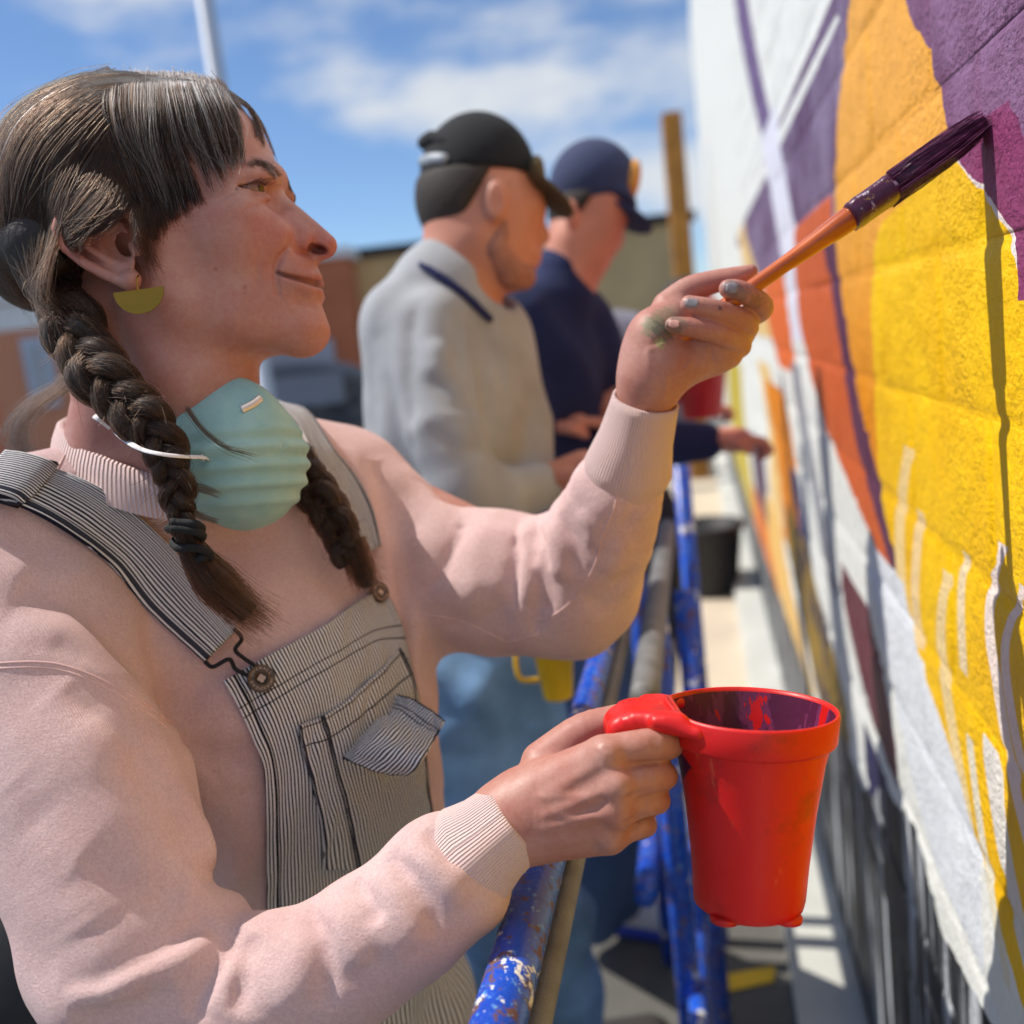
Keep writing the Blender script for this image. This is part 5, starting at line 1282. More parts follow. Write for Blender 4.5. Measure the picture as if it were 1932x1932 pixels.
# depth of the hair surface, sampled once on a photo-pixel lattice
HS0 = Sculpt(); HS0.p = [p for p in CAP.p[:3] + H.p[:30] if p[3] == '+']
HS0.ell(HC(188, 436, 180), [e_l, e_s, e_n], np.array((102, 70, 24)) * hs, 40 * hs)
gu, gv = np.arange(-120, 600, 8.0), np.arange(100, 680, 8.0); GU, GV = np.meshgrid(gu, gv, indexing='ij')
q = HS0.trace(GU.ravel(), GV.ravel(), d0=.5, it=36); dep = ((q - CAM) @ fw); miss = np.abs(HS0.ev(q)) > .004
sag = np.array([((HC(a, b) - CAM) @ fw) for a, b in zip(GU.ravel(), GV.ravel())]); dep = np.where(miss | (dep > sag), sag, dep).reshape(GU.shape)
for _ in range(3):
    pd = np.pad(dep, 1, mode='edge'); dep = np.minimum(dep, (pd[:-2, 1:-1] + pd[2:, 1:-1] + pd[1:-1, :-2] + pd[1:-1, 2:] + dep) / 5)
def depth_at(u, v):
    a = np.clip((u - gu[0]) / 8, 0, len(gu) - 1.001); b = np.clip((v - gv[0]) / 8, 0, len(gv) - 1.001); i, j = a.astype(int), b.astype(int); f, g = a - i, b - j
    return dep[i, j] * (1 - f) * (1 - g) + dep[i + 1, j] * f * (1 - g) + dep[i, j + 1] * (1 - f) * g + dep[i + 1, j + 1] * f * g
def sheet(guides, n, m=16, lift=(1, 9), clumps=40, cl=.65, jit=3.0, curl=2.0, cut=.12, tipout=0.0, ramp=True, lenv=0.0, thin=False, bias=None, cutp=1.5, full=1.0):
    G = np.array([catmull(g, m) for g in guides]); K = len(G); out = []
    def at(t):
        t = np.clip(t, 0, K - 1); i = min(int(t), K - 2); return G[i] * (1 - (t - i)) + G[i + 1] * (t - i)
    cts = np.sort(rng.uniform(0, K - 1, clumps)); off = rng.normal(size=(clumps, 2)) * 6.0; lc = 1 - lenv * rng.random(clumps)
    s_ = np.linspace(0, 1, m)
    for _ in range(n):
        t = (rng.beta(*bias) if bias else rng.random()) * (K - 1); c = np.argmin(np.abs(cts - t)); p = at(t); pc = at(cts[c]) + off[c] * s_[:, None]
        w_ = cl * s_[:, None] ** 1.2; p = p * (1 - w_) + pc * w_
        fa = 3.2 if rng.random() < .05 else 1.0
        p = p + rng.normal(size=2) * jit * fa * (.4 + .6 * s_[:, None]) + rng.normal(size=2) * jit * .8 * np.sin(s_ * rng.uniform(2, 5) + rng.uniform(0, 6))[:, None] + fa * curl * np.stack([np.sin(s_ * rng.uniform(3, 8) + rng.uniform(0, 6)), np.cos(s_ * rng.uniform(3, 8) + rng.uniform(0, 6))], 1) * s_[:, None]
        e = full * lc[c] * (1 - cut * rng.uniform(0, 1) ** cutp); k = max(5, int(m * e)); p = p[:k]
        lf = rng.uniform(*lift) * (np.clip(t / (K - 1) * 2.2, .15, 1) if thin else 1.0); rmp = np.clip(s_[:k] / .22, 0, 1) if ramp else 1.0
        d = depth_at(p[:, 0], p[:, 1]) - (lf * rmp + (1 - rmp) * 1.0 + (6 * s_[:k] if fa > 1 else 0) + tipout * s_[:k] ** 2 * rng.uniform(.4, 1)) * hs
        q = P(p[:, 0], p[:, 1], d)
        out.append(q)
    return out
ALL = []
fringe = [[(120, 172), (118, 240), (135, 310), (165, 360), (205, 415)], [(160, 152), (158, 215), (176, 285), (206, 340), (240, 400)], [(204, 142), (198, 205), (212, 265), (240, 325), (262, 380)], [(246, 139), (246, 205), (258, 270), (282, 330), (304, 392)], [(285, 139), (284, 210), (292, 270), (312, 335), (332, 404)],
          [(322, 140), (335, 205), (352, 265), (378, 322), (396, 384)], [(356, 143), (378, 205), (396, 265), (414, 318), (428, 352)], [(390, 151), (416, 206), (432, 260), (442, 300), (446, 326)], [(420, 161), (445, 208), (456, 250), (455, 288), (444, 306)]]
fringe = [[(x, y) if k < 4 else (x + (x - g[3][0]) * .18, y + (y - g[3][1]) * .18) for k, (x, y) in enumerate(g)] for g in fringe]
ALL += sheet(fringe, 3400, lift=(1, 10), clumps=80, cl=.5, jit=5, tipout=6, cut=.35, curl=3, thin=True, lenv=.25, cutp=1.0, bias=(1.3, 1.1), full=.76)
ALL += sheet(fringe, 2400, lift=(3, 15), clumps=32, cl=.97, jit=1.6, tipout=10, cut=.3, curl=5, thin=True, lenv=.32, cutp=1.0, bias=(2.2, 1.2))
under = [[(215, 290), (235, 350), (262, 410), (285, 470)], [(250, 280), (275, 340), (300, 395), (318, 440)], [(290, 270), (315, 330), (335, 380), (346, 412)], [(330, 260), (355, 310), (375, 350), (392, 376)]]
ALL += sheet(under, 1500, lift=(1, 8), clumps=26, cl=.7, cut=.4, jit=4)
back = [[(205, 140), (120, 165), (40, 230), (0, 330), (10, 430), (50, 520), (95, 585)], [(215, 150), (140, 195), (70, 265), (35, 350), (40, 440), (70, 520), (105, 585)], [(225, 170), (165, 225), (105, 300), (75, 380), (72, 455), (90, 530), (115, 590)],
        [(236, 200), (190, 250), (140, 320), (108, 390), (98, 460), (105, 530), (122, 590)]]
ALL += sheet(back, 3600, m=20, lift=(1, 10), clumps=50, cl=.35, jit=7, cut=.06, curl=5)
ALL += sheet(back, 1300, m=20, lift=(6, 16), clumps=22, cl=.85, jit=4, cut=.15, curl=12)
top = [[(300, 152), (200, 152), (95, 176), (18, 226), (-18, 320), (-10, 430), (22, 515), (84, 588)], [(330, 154), (210, 153), (112, 176), (32, 232), (-6, 330), (0, 430), (32, 512), (88, 586)]]
ALL += sheet(top, 1800, m=22, lift=(0, 8), clumps=40, cl=.3, jit=4.5, cut=.03, curl=3)
over_ear = [[(205, 185), (195, 240), (170, 305), (128, 360), (95, 425), (88, 500), (110, 570)], [(222, 205), (214, 260), (190, 330), (146, 385), (105, 440), (95, 500), (112, 570)], [(240, 230), (238, 290), (216, 360), (172, 410), (120, 450), (98, 510), (115, 570)], [(258, 260), (258, 320), (240, 385), (196, 426), (140, 452), (104, 510), (110, 575)]]
ALL += sheet(over_ear, 1500, m=20, lift=(2, 11), clumps=34, cl=.65, jit=6, curl=6, cut=.15)
wisps = [[(262, 360), (250, 420), (262, 470), (285, 515), (305, 545)], [(282, 372), (268, 430), (278, 478), (292, 500)], [(300, 380), (296, 430), (300, 480)]]
ALL += sheet(wisps, 190, lift=(2, 20), clumps=16, cl=.5, jit=7, curl=8, cut=.6)
fl_ = [[(440, 178), (470, 200), (488, 228), (497, 262), (499, 280)], [(432, 172), (466, 200), (484, 240), (492, 268)]]
ALL += sheet(fl_, 130, lift=(2, 8), clumps=5, cl=.8, jit=1.5, cut=.3)
idx = rng.random(len(ALL)); 
far = [np.array([x - 2 * ((x - HO) @ Lh) * Lh for x in a]) for a in ALL[::3]]
greys = sheet(fringe, 260, lift=(8, 17), clumps=44, cl=.8, jit=3, tipout=10, cut=.4, curl=6, thin=True, bias=(2.2, 1.5)) + sheet(back + over_ear[:1], 60, lift=(8, 14), clumps=30, cl=.2, jit=6, curl=6)
strands('hair_strands', [a for a, k in zip(ALL, idx) if k < .8] + far, HAIRM, hair)
strands('hair_strands', [a for a, k in zip(ALL, idx) if k >= .8], WARMM, hair)
strands('grey_hair_strands', greys, GREYM, hair, .0002, .00009)
# eyebrows and lashes
BP = []
for _ in range(230):
    t = rng.random() ** .8; c = np.array([(474, 312), (494, 308), (512, 315), (530, 333)], float); p = catmull(c, 60)[int(t * 59)] + rng.normal(size=2) * np.array([3, 5.0]) * (.5 + t * .7)
    tv = np.array([-.9, -.35 + .5 * t]); L_ = rng.uniform(10, 17); BP.append([p + tv * L_ * k for k in np.linspace(0, 1, 5)])
bset = [q - fw * np.array([0, .0006, .0012, .0015, .0012])[:, None] for q in trace_many(H, BP)]; bset += [np.array([mir(x) for x in a]) for a in bset]
lb_ = catmull(np.array([(455, 354), (470, 346), (486, 345), (498, 350)], float), 46); lr_ = H.trace(lb_[:, 0], lb_[:, 1]); lash = []
for r_ in lr_:
    L_ = rng.uniform(14, 22) * hs; lash.append(np.array([r_, r_ + (Fh * .8 + Lh * .3 + Uh * .05) * L_ * .5, r_ + (Fh * 1.0 + Lh * .35 + Uh * .30) * L_]))
lash += [np.array([mir(x) for x in a]) for a in lash]
strands('eyebrow', bset, HAIRM, body, .00016, .00006); strands('eyelash', lash, HAIRM, body, .00026, .00008)
# ---- plaits
def braid(name, cl_pts, wid, n_tw, per=320, tail=None, tie_at=None, label=None):
    c = catmull(np.array(cl_pts), 120); sj = np.linspace(0, 30, 120); c = c + (np.sin(sj * 1.7)[:, None] * rt + np.sin(sj * 1.1 + 2)[:, None] * up) * .0012; wd = np.interp(np.linspace(0, 1, 120), np.linspace(0, 1, len(wid)), wid) * (1 + .07 * np.sin(sj * 1.3 + 1))
    t_, a_, b_ = frames(c, -fw); s_ = np.linspace(0, 1, 120); out = []
    a_ = -fw - t_ * (-fw @ t_.T)[:, None]; a_ /= np.linalg.norm(a_, axis=1)[:, None]; b_ = np.cross(t_, a_)
    root = None; ph0 = 2 * math.pi * n_tw * s_
    cores = []
    for k in range(3):
        ph = ph0 + 2 * math.pi * k / 3
        ctr = c + b_ * (wd * .50 * np.sin(ph))[:, None] + a_ * (wd * .24 * np.sin(2 * ph))[:, None]
        o = tube(name if root is None else 'plait_strand', ctr, wd * .40, HBASE, body if root is None else root, 10)
        root = root or o
        tt, na, nb = frames(ctr, -fw)
        for _ in range(per):
            r_ = math.sqrt(rng.uniform(.55, 1.05)) * .44; th = rng.uniform(0, 6.28); tw = rng.uniform(-1.2, 1.2)
            i0, i1 = sorted(rng.integers(0, 120, 2)); 
            if i1 - i0 < 25: i0, i1 = max(0, i0 - 25), min(119, i1 + 25)
            ii = np.arange(i0, i1, 3); an = th + tw * s_[ii] * n_tw * 2
            e_ = 1 + (.25 * rng.random() if rng.random() < .06 else 0) * np.linspace(0, 1, len(ii)) ** 2 * 3
            out.append(ctr[ii] + na[ii] * (np.cos(an) * wd[ii] * r_ * e_)[:, None] + nb[ii] * (np.sin(an) * wd[ii] * r_ * e_)[:, None] + rng.normal(size=(len(ii), 3)) * .00018)
    for _ in range(220):            # stray ends
        i = rng.integers(5, 115); d0 = unit(rng.normal(size=3) + a_[i] * .8); L_ = rng.uniform(.006, .022)
        p0 = c[i] + (a_[i] * rng.uniform(-.3, .6) + b_[i] * rng.uniform(-.8, .8)) * wd[i]
        out.append(np.array([p0 + (t_[i] * k * .6 + d0 * k ** 1.5) * L_ for k in np.linspace(0, 1, 7)]))
    k = rng.random(len(out)); strands('plait_hairs', [o_ for o_, x in zip(out, k) if x < .68], HAIRM, root, .0002, .0001); strands('plait_hairs', [o_ for o_, x in zip(out, k) if x >= .68], WARMM, root, .0002, .0001)
    return root, c, wd
def tassel(parent, pts, w0, w1, n=700):
    c = catmull(np.array(pts), 24); t_, a_, b_ = frames(c, -fw); s_ = np.linspace(0, 1, 24); out = []
    prof = np.interp(s_, [0, .15, .55, 1], [w0, w0 * 1.05, w1, w1 * .55])
    tube('plait_tail', c[:20], prof[:20] * .72, HBASE, parent, 12)
    for _ in range(n):
        r_ = math.sqrt(rng.random()); th = rng.uniform(0, 6.28); e = int(24 * rng.uniform(.72, 1.0)); e = max(e, 8)
        q = c + a_ * (prof * r_ * math.cos(th))[:, None] + b_ * (prof * r_ * math.sin(th))[:, None] + (rng.normal(size=3) * .006)[None] * (s_ ** 3)[:, None]
        if rng.random() < .12: q = q + (b_ * rng.choice([-1, 1]) * rng.uniform(.3, 1)) * (s_ ** 2 * .014)[:, None]
        out.append(q[:e])
    k = rng.random(len(out)); strands('tail_hairs', [o_ for o_, x in zip(out, k) if x < .6], HAIRM, parent, .0002, .00006); strands('tail_hairs', [o_ for o_, x in zip(out, k) if x >= .6], WARMM, parent, .0002, .00006)
def lay(lst, off, S=None):
    q = (S or SW0).trace([a for a, b in lst], [b for a, b in lst]); d = (q - CAM) @ fw; return d - off
pb_, c_b, w_b = braid('plait', PL([(104, 525, .756), (126, 590, .736), (156, 655, .716), (202, 722, .702), (262, 780, .694), (306, 838, .690), (329, 905, .690), (342, 968, .692), (352, 1010, .694)]), [.016, .0245, .0248, .0235, .021, .0175, .0145, .0115, .0095], 4.4, 620)
tassel(pb_, PL([(350, 1000, .694), (368, 1045, .697), (400, 1090, .702), (450, 1140, .710), (515, 1190, .722)]), .0085, .0155, 1300)
gath = []
for _ in range(1100):
    s0 = np.array([rng.uniform(-10, 118), rng.uniform(400, 500)]); dd = depth_at(np.array([s0[0]]), np.array([s0[1]]))[0] - rng.uniform(1, 8) * hs; p0 = P(s0[0], s0[1], dd)
    k = int(rng.integers(12, 26)); r_ = rng.normal(size=3); r_ = unit(r_) * w_b[k] * rng.uniform(.5, .95); r_ = r_ if r_ @ fw < 0 else -r_; p2 = c_b[k] + r_
    p1 = P(80 + rng.normal() * 12, 545 + rng.normal() * 8, min(dd, .742) - rng.uniform(.0, .012)); gath.append(catmull(np.array([p0, p1, p2]), 12))
k = rng.random(len(gath)); strands('gathered_hair', [o_ for o_, x in zip(gath, k) if x < .75], HAIRM, hair); strands('gathered_hair', [o_ for o_, x in zip(gath, k) if x >= .75], WARMM, hair)
tiem = simple('black_hair_tie', (18, 18, 20), .85, .1, 60)
tq = PL([(322, 985, .683), (372, 990, .681), (376, 1002, .700), (325, 1000, .706), (322, 996, .684), (374, 1004, .681), (378, 1016, .700), (330, 1020, .704), (336, 1034, .688), (372, 1034, .684), (396, 1046, .690), (392, 1066, .702), (372, 1076, .708), (366, 1062, .694), (388, 1050, .686)])
tube('hair_tie', tq, .0030, tiem, pb_, 8, n=160)
pb2, c2, w2 = braid('plait', np.array([P(552, 866, .86), P(590, 915, .845), P(618, 962, .838), P(642, 1008, .836), P(660, 1050, .838)]), [.019, .020, .020, .018, .016], 1.6, 420)
tassel(pb2, PL([(662, 1020, .838), (676, 1060, .84), (688, 1090, .845), (700, 1118, .85)]), .0125, .0125, 500)
# loose locks: at the nape, and over the mask
loose = []
for _ in range(260):
    o_ = rng.normal(size=2) * np.array([14, 9]); g = catmull(np.array([(150, 690), (110, 735), (62, 770), (34, 815), (44, 860), (95, 880)], float), 16) + o_ * np.linspace(.3, 1, 16)[:, None] * rng.uniform(.5, 2)
    loose.append(P(g[:, 0], g[:, 1], .86 + rng.normal() * .012 + np.zeros(16)))
for _ in range(34):
    g = catmull(np.array([(352, 770), (384, 812), (425, 843), (465, 856), (500, 866)], float), 12) + rng.normal(size=2) * 3 + np.array([0, 1])[None] * (np.linspace(0, 1, 12)[:, None] ** 2) * rng.normal() * 7
    loose.append(P(g[:, 0], g[:, 1], np.linspace(.706, .694, 12) - .004)[: int(rng.uniform(7, 12))])
for _ in range(90):
    g = catmull(np.array([(352, 915), (390, 925), (425, 938)], float), 9) + rng.normal(size=2) * 5; loose.append(P(g[:, 0], g[:, 1], np.full(9, .690))[: int(rng.uniform(5, 9))])
for _ in range(40):
    g = catmull(np.array([(352, 960), (380, 975), (410, 985)], float), 9) + rng.normal(size=2) * 3; loose.append(P(g[:, 0], g[:, 1], np.full(9, .692)))
strands('loose_hair', loose, HAIRM, hair, .0002, .00006)
# ================================================================== background people
def skin_bg(name, rgb): return simple(name, rgb, .55, .10, 18, 0, Subsurface_Weight=.1)
def cloth(name, rgb): return simple(name, rgb, .9, .14, 14, .15)
def person(label, skin, parts, h=.006):
    """parts: list of (name, Sculpt, material); first is the body"""
    root = None
    for nm, S, mt in parts:
        lo_, hi_ = bb(S, .02); o = S.mesh(nm, h, np.maximum(lo_, [-3, .5, -.02]), hi_, mt, root, slack=.012)
        if root is None: root = o; tag(o, label, 'person')
    return root
def wr_(S, seed, amp=.004, lo=25, hi=60):
    g_ = np.random.default_rng(seed); w_ = g_.normal(size=(9, 3)); w_ /= np.linalg.norm(w_, axis=1)[:, None]; f_ = g_.uniform(lo, hi, 9); p_ = g_.uniform(0, 6.28, 9)
    S.disp(lambda p: sum(np.sin((p @ a) * b + 1.5 * np.sin((p @ a[::-1]) * b * .6) + c) for a, b, c in zip(w_, f_, p_)) * amp / 5)
def hand_bg(S, wrist, dirn, side, d, L=.09):
    """simple curled hand with four fingers and a thumb"""
    dirn = unit(dirn); side = unit(side - dirn * (side @ dirn)); nn = np.cross(dirn, side)
    S.cone(wrist, wrist + dirn * L * .8, .024, .026, .02)
    for k in range(4):
        b_ = wrist + dirn * L * .85 + side * (.03 - .02 * k); S.chain([b_, b_ + dirn * .035 + nn * .004, b_ + dirn * .050 + nn * .022, b_ + dirn * .040 + nn * .034], [.0105, .0095, .0085, .007], .004)
    S.chain([wrist + dirn * .03 + side * .02, wrist + dirn * .06 + side * .045 + nn * .01, wrist + dirn * .085 + side * .04 + nn * .025], [.013, .0105, .0085], .008)
sk1, sk2, sk3 = skin_bg('tanned_skin', (196, 132, 108)), skin_bg('ruddy_skin', (200, 132, 108)), skin_bg('pink_skin', (206, 132, 112))
hairb = simple('short_black_hair', (44, 34, 28), .7, .25, 60, .3)
A3 = (rt, fw, up)
# ---- man in black cap and grey sweatshirt
d1 = 1.46; k1 = d1 / FPX; q1 = lambda u, v, l=0.0: P(u, v, d1 - l * k1)       # l = photo pixels towards the viewer
B = Sculpt()
B.ell(q1(902, 362), A3, np.array((104, 92, 112)) * k1); B.ell(q1(955, 430), A3, np.array((64, 72, 92)) * k1, .03); B.chain([q1(900, 450, 62), q1(960, 515, 30), q1(972, 520, 0)], np.array((24, 26, 30)) * k1, .03)
B.ell(q1(1006, 395), A3, np.array((22, 40, 30)) * k1, .02); B.cone(q1(1010, 412), q1(1026, 446), 10 * k1, 14 * k1, .008); B.ell(q1(1006, 482), A3, np.array((16, 28, 20)) * k1, .015)
B.chain([q1(880, 440), q1(865, 520), q1(855, 600)], np.array((78, 78, 90)) * k1, .03); B.ell(q1(936, 378, 96), A3, np.array((21, 14, 40)) * k1, .008); B.ell(q1(938, 380, 110), A3, np.array((9, 10, 20)) * k1, .006, '-')
TZ1 = unit(up + fw * .1)
B.ell(q1(850, 800), A3, np.array((125, 120, 250)) * k1, .04); B.ell(q1(890, 1250), A3, np.array((120, 110, 200)) * k1, .05)
hw = q1(1010, 918, 60); hand_bg(B, hw, rt * .9 + up * .35, -fw, d1)
m1 = B
SHT = Sculpt(); SHT.ell(q1(835, 800), A3, np.array((150, 140, 270)) * k1); SHT.ell(q1(880, 1130), A3, np.array((135, 130, 170)) * k1, .06)
SHT.chain([q1(850, 545), q1(760, 610, 40)], np.array((70, 75)) * k1, .06); SHT.cone(q1(860, 540), q1(925, 640, -60), 66 * k1, 70 * k1, .05); SHT.cone(q1(848, 556), q1(846, 590), 86 * k1, 98 * k1, .05)
SHT.chain([q1(812, 625, 90), q1(840, 800, 150), q1(878, 915, 150)], np.array((78, 70, 62)) * k1, .014); SHT.chain([q1(878, 915, 150), q1(945, 935, 120), q1(1015, 922, 72)], np.array((62, 54, 44)) * k1, .014)
SHT.chain([q1(930, 640, -60), q1(985, 800, -60), q1(1000, 900, -20)], np.array((72, 60, 48)) * k1, .03)
SHT.cone(q1(905, 400), q1(898, 538), 92 * k1, 80 * k1, .012, '-')
for lst, A, sg in [([(790, 560), (775, 640), (770, 740), (790, 860)], -14, 9), ([(860, 590), (870, 690), (900, 760), (940, 800)], -10, 9), ([(800, 700), (850, 760), (900, 780)], -9, 8), ([(800, 800), (870, 850), (920, 850)], -9, 8), ([(905, 600), (945, 700), (960, 800)], -8, 8),
                   ([(720, 640), (735, 760), (730, 880)], 8, 14), ([(830, 640), (820, 720)], 8, 12)]:
    qq = trl(SHT, lst); SHT.fold(qq, A / 1000, sg / 1000)
wr_(SHT, 3, .004)
COLR = Sculpt(); COLR.chain(SHT.trace([792, 815, 842, 872, 900, 925], [500, 512, 530, 553, 578, 604]) - fw * .004, np.array((7, 8, 9, 9, 9, 8)) * k1, .004)
CAPB = Sculpt(); CAPB.ell(q1(902, 335), A3, np.array((110, 100, 120)) * k1); CAPB.half(q1(900, 348), unit(-up + rt * .06), .004)
BRIM = Sculpt(); BRIM.ell(q1(1040, 372), (unit(rt * .78 - up * .62), fw, unit(up * .78 + rt * .62)), np.array((58, 80, 7)) * k1); BRIM.ell(q1(1012, 330), A3, np.array((16, 70, 30)) * k1, .02)
HRB2 = Sculpt(); HRB2.ell(q1(892, 372), A3, np.array((110, 102, 116)) * k1); HRB2.half(q1(900, 340), up, .004); HRB2.half(q1(884, 425), unit(rt * .86 - up * .5), .006); HRB2.cone(q1(958, 350, 66), q1(962, 385, 66), 14 * k1, 6 * k1, .012)
BTN_ = Sculpt(); BTN_.chain([q1(800, 270, 10), q1(815, 262, 40), q1(840, 268, 70)], np.array((14, 16, 10)) * k1, .006)
STP = Sculpt(); STP.chain([q1(800, 305, 20), q1(816, 302, 56), q1(840, 300, 80)], np.array((12, 14, 12)) * k1, .004)
BRD = Sculpt(); BRD.chain([q1(950, 420, 68), q1(935, 470, 66), q1(962, 515, 40), q1(985, 522, 10)], np.array((12, 24, 30, 27)) * k1, .02); BRD.ell(q1(1002, 480), A3, np.array((16, 32, 22)) * k1, .015)
stub = simple('stubble', (160, 108, 88), .7, .2, 60)
JN = Sculpt(); JN.ell(q1(885, 1270), A3, np.array((128, 122, 120)) * k1); JN.chain([q1(860, 1300, 30), q1(905, 1640, 20), gnd(1000, 2070, .1)], [.10, .088, .065], .05); JN.chain([q1(940, 1300, -30), q1(985, 1560, -40), gnd(1085, 2030, .1)], [.095, .082, .062], .05)
for lst, A, sg in [([(800, 1300), (860, 1350), (930, 1360)], -10, 9), ([(830, 1420), (900, 1440), (960, 1420)], -9, 9), ([(950, 1330), (1000, 1420)], -8, 9), ([(850, 1540), (900, 1560)], 8, 12)]: JN.fold(trl(JN, lst), A / 1000, sg / 1000)
wr_(JN, 5, .016, 22, 60)
capm, tanm, greym, jeanm, navym, strapm = cloth('black_cap', (20, 21, 27)), cloth('olive_brim', (86, 72, 46)), cloth('grey_marl', (158, 160, 164)), simple('blue_denim', (104, 142, 184), .9, .45, 9, .2), cloth('navy_trim', (34, 40, 84)), simple('cap_strap', (150, 158, 166), .5, .05, 20)
man1 = person('man in black cap, grey sweatshirt and blue jeans standing behind the woman', sk1, [('person', B, sk1), ('sweatshirt', SHT, greym), ('neckband', COLR, navym), ('cap', CAPB, capm), ('cap_brim', BRIM, tanm), ('hair', HRB2, hairb), ('beard', BRD, stub), ('cap_fold', BTN_, capm), ('cap_strap', STP, strapm), ('jeans', JN, jeanm)])
# ---- man in navy cap and navy jacket
d2 = 1.92; k2 = d2 / FPX; q2 = lambda u, v, l=0.0: P(u, v, d2 - l * k2)
B = Sculpt(); B.ell(q2(1118, 370), A3, np.array((76, 68, 82)) * k2); B.ell(q2(1128, 440), A3, np.array((46, 50, 62)) * k2, .03); B.chain([q2(1080, 450, 30), q2(1118, 500, 10)], np.array((22, 22)) * k2, .03); B.cone(q2(1155, 430), q2(1166, 456), 8 * k2, 11 * k2, .008)
B.chain([q2(1085, 440), q2(1070, 540)], np.array((50, 56)) * k2, .03); B.ell(q2(1078, 400, 64), A3, np.array((14, 9, 26)) * k2, .008)
B.ell(q2(1160, 482, 12), A3, np.array((12, 18, 5)) * k2, .008, '-')
B.ell(q2(1040, 760), A3, np.array((80, 80, 200)) * k2, .04)
hand_bg(B, q2(1012, 812, 70), rt * .95 + up * .15, -fw, d2); hand_bg(B, q2(1105, 790, 10), rt * .9 + up * .5, -fw, d2); hand_bg(B, q2(1325, 830, -60), rt, -fw, d2)
JK = Sculpt(); JK.ell(q2(1035, 740), A3, np.array((105, 105, 210)) * k2); JK.ell(q2(1050, 980), A3, np.array((100, 100, 160)) * k2, .05); JK.cone(q2(1060, 520), q2(1055, 560), 58 * k2, 72 * k2, .04)
JK.chain([q2(985, 600, 50), q2(970, 760, 80), q2(990, 820, 80)], np.array((66, 58, 50)) * k2, .03); JK.cone(q2(990, 820, 80), q2(1020, 812, 70), 46 * k2, 38 * k2, .02)
JK.chain([q2(1100, 610, -40), q2(1180, 790, -60), q2(1240, 838, -60), q2(1330, 832, -60)], np.array((58, 52, 46, 38)) * k2, .03)
for lst, A, sg in [([(960, 560), (1000, 660), (1060, 740)], -10, 10), ([(1000, 560), (1060, 650), (1110, 720)], 9, 14), ([(940, 700), (1000, 790)], -8, 10)]: JK.fold(trl(JK, lst), A / 1000, sg / 1000)
wr_(JK, 8, .005)
CP2 = Sculpt(); CP2.ell(q2(1120, 350), A3, np.array((84, 76, 86)) * k2); CP2.half(q2(1118, 392), unit(-up + rt * .30), .004); CP2.ell(q2(1165, 380), (unit(rt * .9 - up * .4), fw, unit(up * .9 + rt * .4)), np.array((40, 66, 18)) * k2, .012)
BR2 = Sculpt(); BR2.ell(q2(1182, 410), (unit(rt * .88 - up * .47), fw, unit(up * .88 + rt * .47)), np.array((58, 68, 8)) * k2)
PN2 = Sculpt(); PN2.ell(q2(1190, 345, 14), (unit(rt * .96 - up * .2), fw, unit(up * .96 + rt * .2)), np.array((17, 44, 44)) * k2)
JN2 = Sculpt(); JN2.ell(q2(1055, 1080), A3, np.array((96, 92, 90)) * k2); JN2.chain([q2(1035, 1120, 20), q2(1065, 1400, 20), gnd(1120, 1730, .1)], [.095, .08, .06], .05); JN2.chain([q2(1090, 1120, -20), q2(1130, 1400, -20), gnd(1165, 1690, .1)], [.095, .08, .06], .05)
HR2 = Sculpt(); HR2.ell(q2(1104, 395), A3, np.array((72, 72, 70)) * k2); HR2.half(q2(1100, 378), up, .004); HR2.half(q2(1082, 430), unit(rt * .8 - up * .6), .006)
EY2 = Sculpt(); EY2.chain([q2(1146, 408, 34), q2(1162, 404, 22)], np.array((4, 5)) * k2, .003)
navc, navj, orgp, dark_j = cloth('navy_cap', (52, 60, 92)), cloth('navy_jacket', (18, 30, 72)), cloth('orange_patch', (214, 150, 70)), cloth('dark_jeans', (70, 96, 136))
man2 = person('man in navy cap with orange front and navy jacket, reaching to the mural', sk2, [('person', B, sk2), ('jacket', JK, navj), ('cap', CP2, navc), ('cap_brim', BR2, navc), ('cap_patch', PN2, orgp), ('hair', HR2, hairb), ('eyebrow', EY2, hairb), ('jeans', JN2, dark_j)])
shw = simple('white_trainer', (232, 230, 234), .6, .05, 10); shs = simple('blue_sole', (60, 78, 190), .6, .05, 10)
for (u, v), dr in (((1120, 1730), rt * .8 - fw * .5), ((1165, 1690), rt * .9 - fw * .4)):
    dr = np.array([dr[0], dr[1], 0]); dr = unit(dr); a = gnd(u, v); a[2] = .06
    S_ = Sculpt(); S_.chain([a - dr * .06, a + dr * .08 - tZ * .01, a + dr * .19 - tZ * .018], [.055, .052, .042], .02); S_.chain([a - dr * .02 + tZ * .02, a - dr * .03 + tZ * .07], [.045, .05], .03); S_.half((0, 0, .026), -tZ, .004)
    sh_ = S_.mesh('trainer', .006, a - .3, a + .3, shw, man2)
    S_ = Sculpt(); S_.chain([a - dr * .06 - tZ * .04, a + dr * .08 - tZ * .04, a + dr * .19 - tZ * .04], [.058, .056, .046], .02); S_.half((0, 0, .027), tZ, .003); S_.half((0, 0, .002), -tZ, .003); S_.mesh('sole', .006, a - .3, a + .3, shs, sh_)
for (u, v) in ((1000, 2070), (1085, 2030)):
    a = gnd(u, v); a[2] = .05; dr = unit(np.array([rt[0], .2, 0]))
    S_ = Sculpt(); S_.chain([a - dr * .06, a + dr * .16 - tZ * .01], [.055, .042], .02); S_.half((0, 0, .003), -tZ, .004); S_.mesh('boot', .008, a - .28, a + .28, shoem, man1)
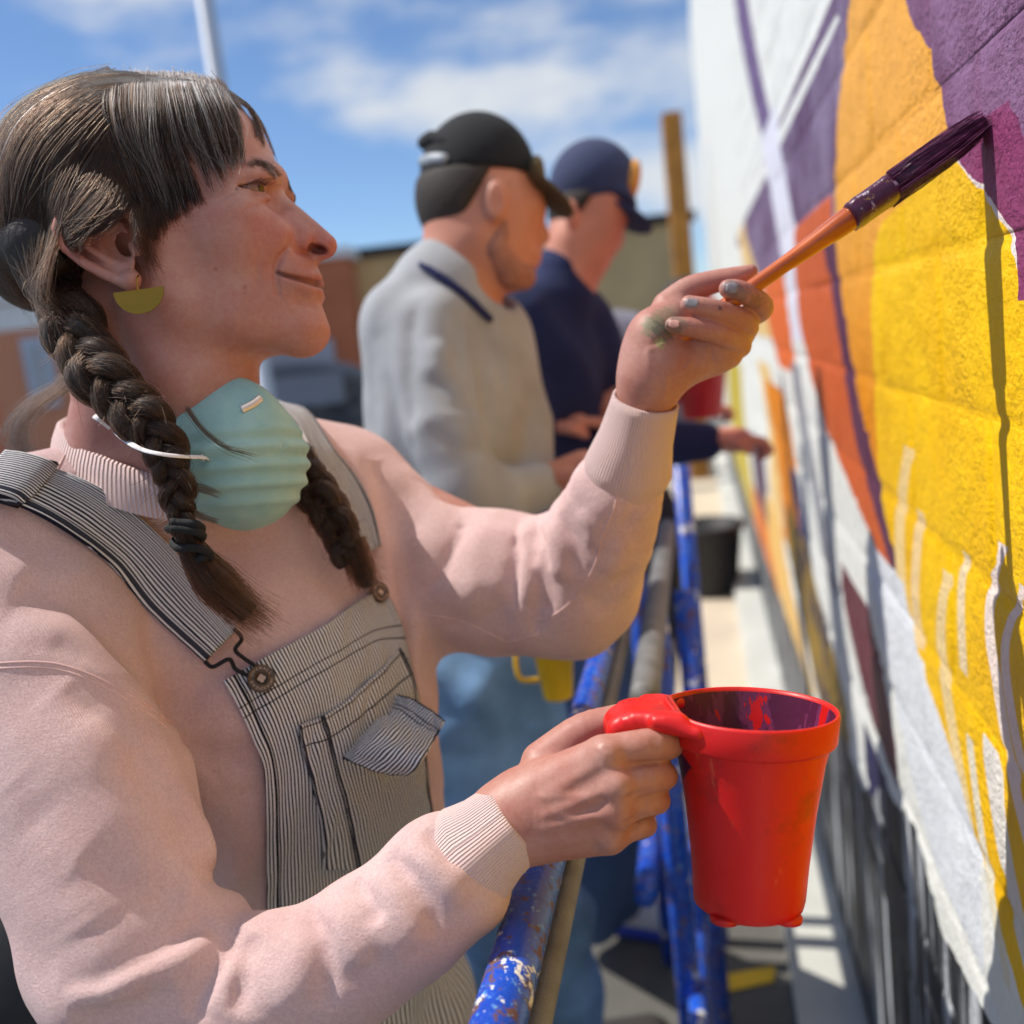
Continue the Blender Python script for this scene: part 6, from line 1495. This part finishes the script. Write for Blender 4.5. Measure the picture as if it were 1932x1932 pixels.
# ---- third painter, mostly hidden behind the raised hand
d3 = 2.75; k3 = d3 / FPX; q3 = lambda u, v, l=0.0: P(u, v, d3 - l * k3)
B = Sculpt(); B.ell(q3(1300, 590), A3, np.array((52, 50, 58)) * k3); B.ell(q3(1322, 615), A3, np.array((36, 38, 46)) * k3, .03); B.cone(q3(1280, 620), q3(1250, 670), 34 * k3, 38 * k3, .03); B.ell(q3(1180, 820), A3, np.array((55, 55, 150)) * k3, .04); hand_bg(B, q3(1290, 770, 30), rt, -fw, d3)
TS = Sculpt(); TS.ell(q3(1180, 760), A3, np.array((78, 72, 165)) * k3); TS.cone(q3(1240, 665), q3(1150, 650), 44 * k3, 62 * k3, .05); TS.chain([q3(1150, 640, 30), q3(1190, 760, 60), q3(1290, 775, 40)], np.array((48, 42, 32)) * k3, .03); wr_(TS, 11, .006)
JN3 = Sculpt(); JN3.ell(q3(1185, 950), A3, np.array((72, 70, 80)) * k3); JN3.chain([q3(1165, 980), q3(1185, 1160), gnd(1205, 1385, .1)], [.1, .085, .065], .05); JN3.chain([q3(1210, 980), q3(1225, 1160), gnd(1235, 1370, .1)], [.1, .085, .065], .05)
HR3 = Sculpt(); HR3.ell(q3(1294, 582), A3, np.array((55, 54, 60)) * k3); HR3.half(q3(1312, 585), unit(rt * .9 - up * .45), .01)
tsm, drk = cloth('grey_tshirt', (128, 128, 140)), cloth('black_trousers', (36, 38, 48))
man3 = person('third painter in grey shirt partly hidden behind the raised hand', sk3, [('person', B, sk3), ('shirt', TS, tsm), ('trousers', JN3, drk), ('hair', HR3, hairb)], .008)
# ---- their cups
def small_cup(name, u, v, d, rpx, hpx, mat, label, grp=None):
    c = P(u, v, d); r = px(rpx, d); h_ = px(hpx, d); b_ = c - tZ * h_ / 2
    root = empty(name, b_); tag(root, label, 'cup', grp)
    o = lathe('cup_body', [(r * .66, 0), (r * .7, .003), (r * .97, h_ * .86), (r * 1.05, h_ * .87), (r * 1.06, h_ * .99), (r * 1.0, h_), (r * .93, h_ * .98), (r * .66, .008)], b_, tZ, mat, None, 28); reparent_at(o, root)
    o = tube('cup_handle', np.array([b_ - rt * r * .95 + tZ * h_ * .9, b_ - rt * r * 1.7 + tZ * h_ * .85, b_ - rt * r * 1.75 + tZ * h_ * .35, b_ - rt * r * .85 + tZ * h_ * .3]), r * .13, mat, None, 8, n=24); reparent_at(o, root)
yel = simple('yellow_plastic', (238, 190, 10), .4, .06, 20); redc = simple('red_plastic_far', (190, 20, 20), .4, .1, 20)
small_cup('paint_cup', 1322, 735, 2.35, 52, 105, redc, 'red paint cup near the mural behind the raised wrist')
small_cup('paint_cup', 1048, 1262, 1.30, 40, 112, yel, 'yellow paint cup hanging behind the raised elbow')
print('script', round(time.time() - T0, 1))
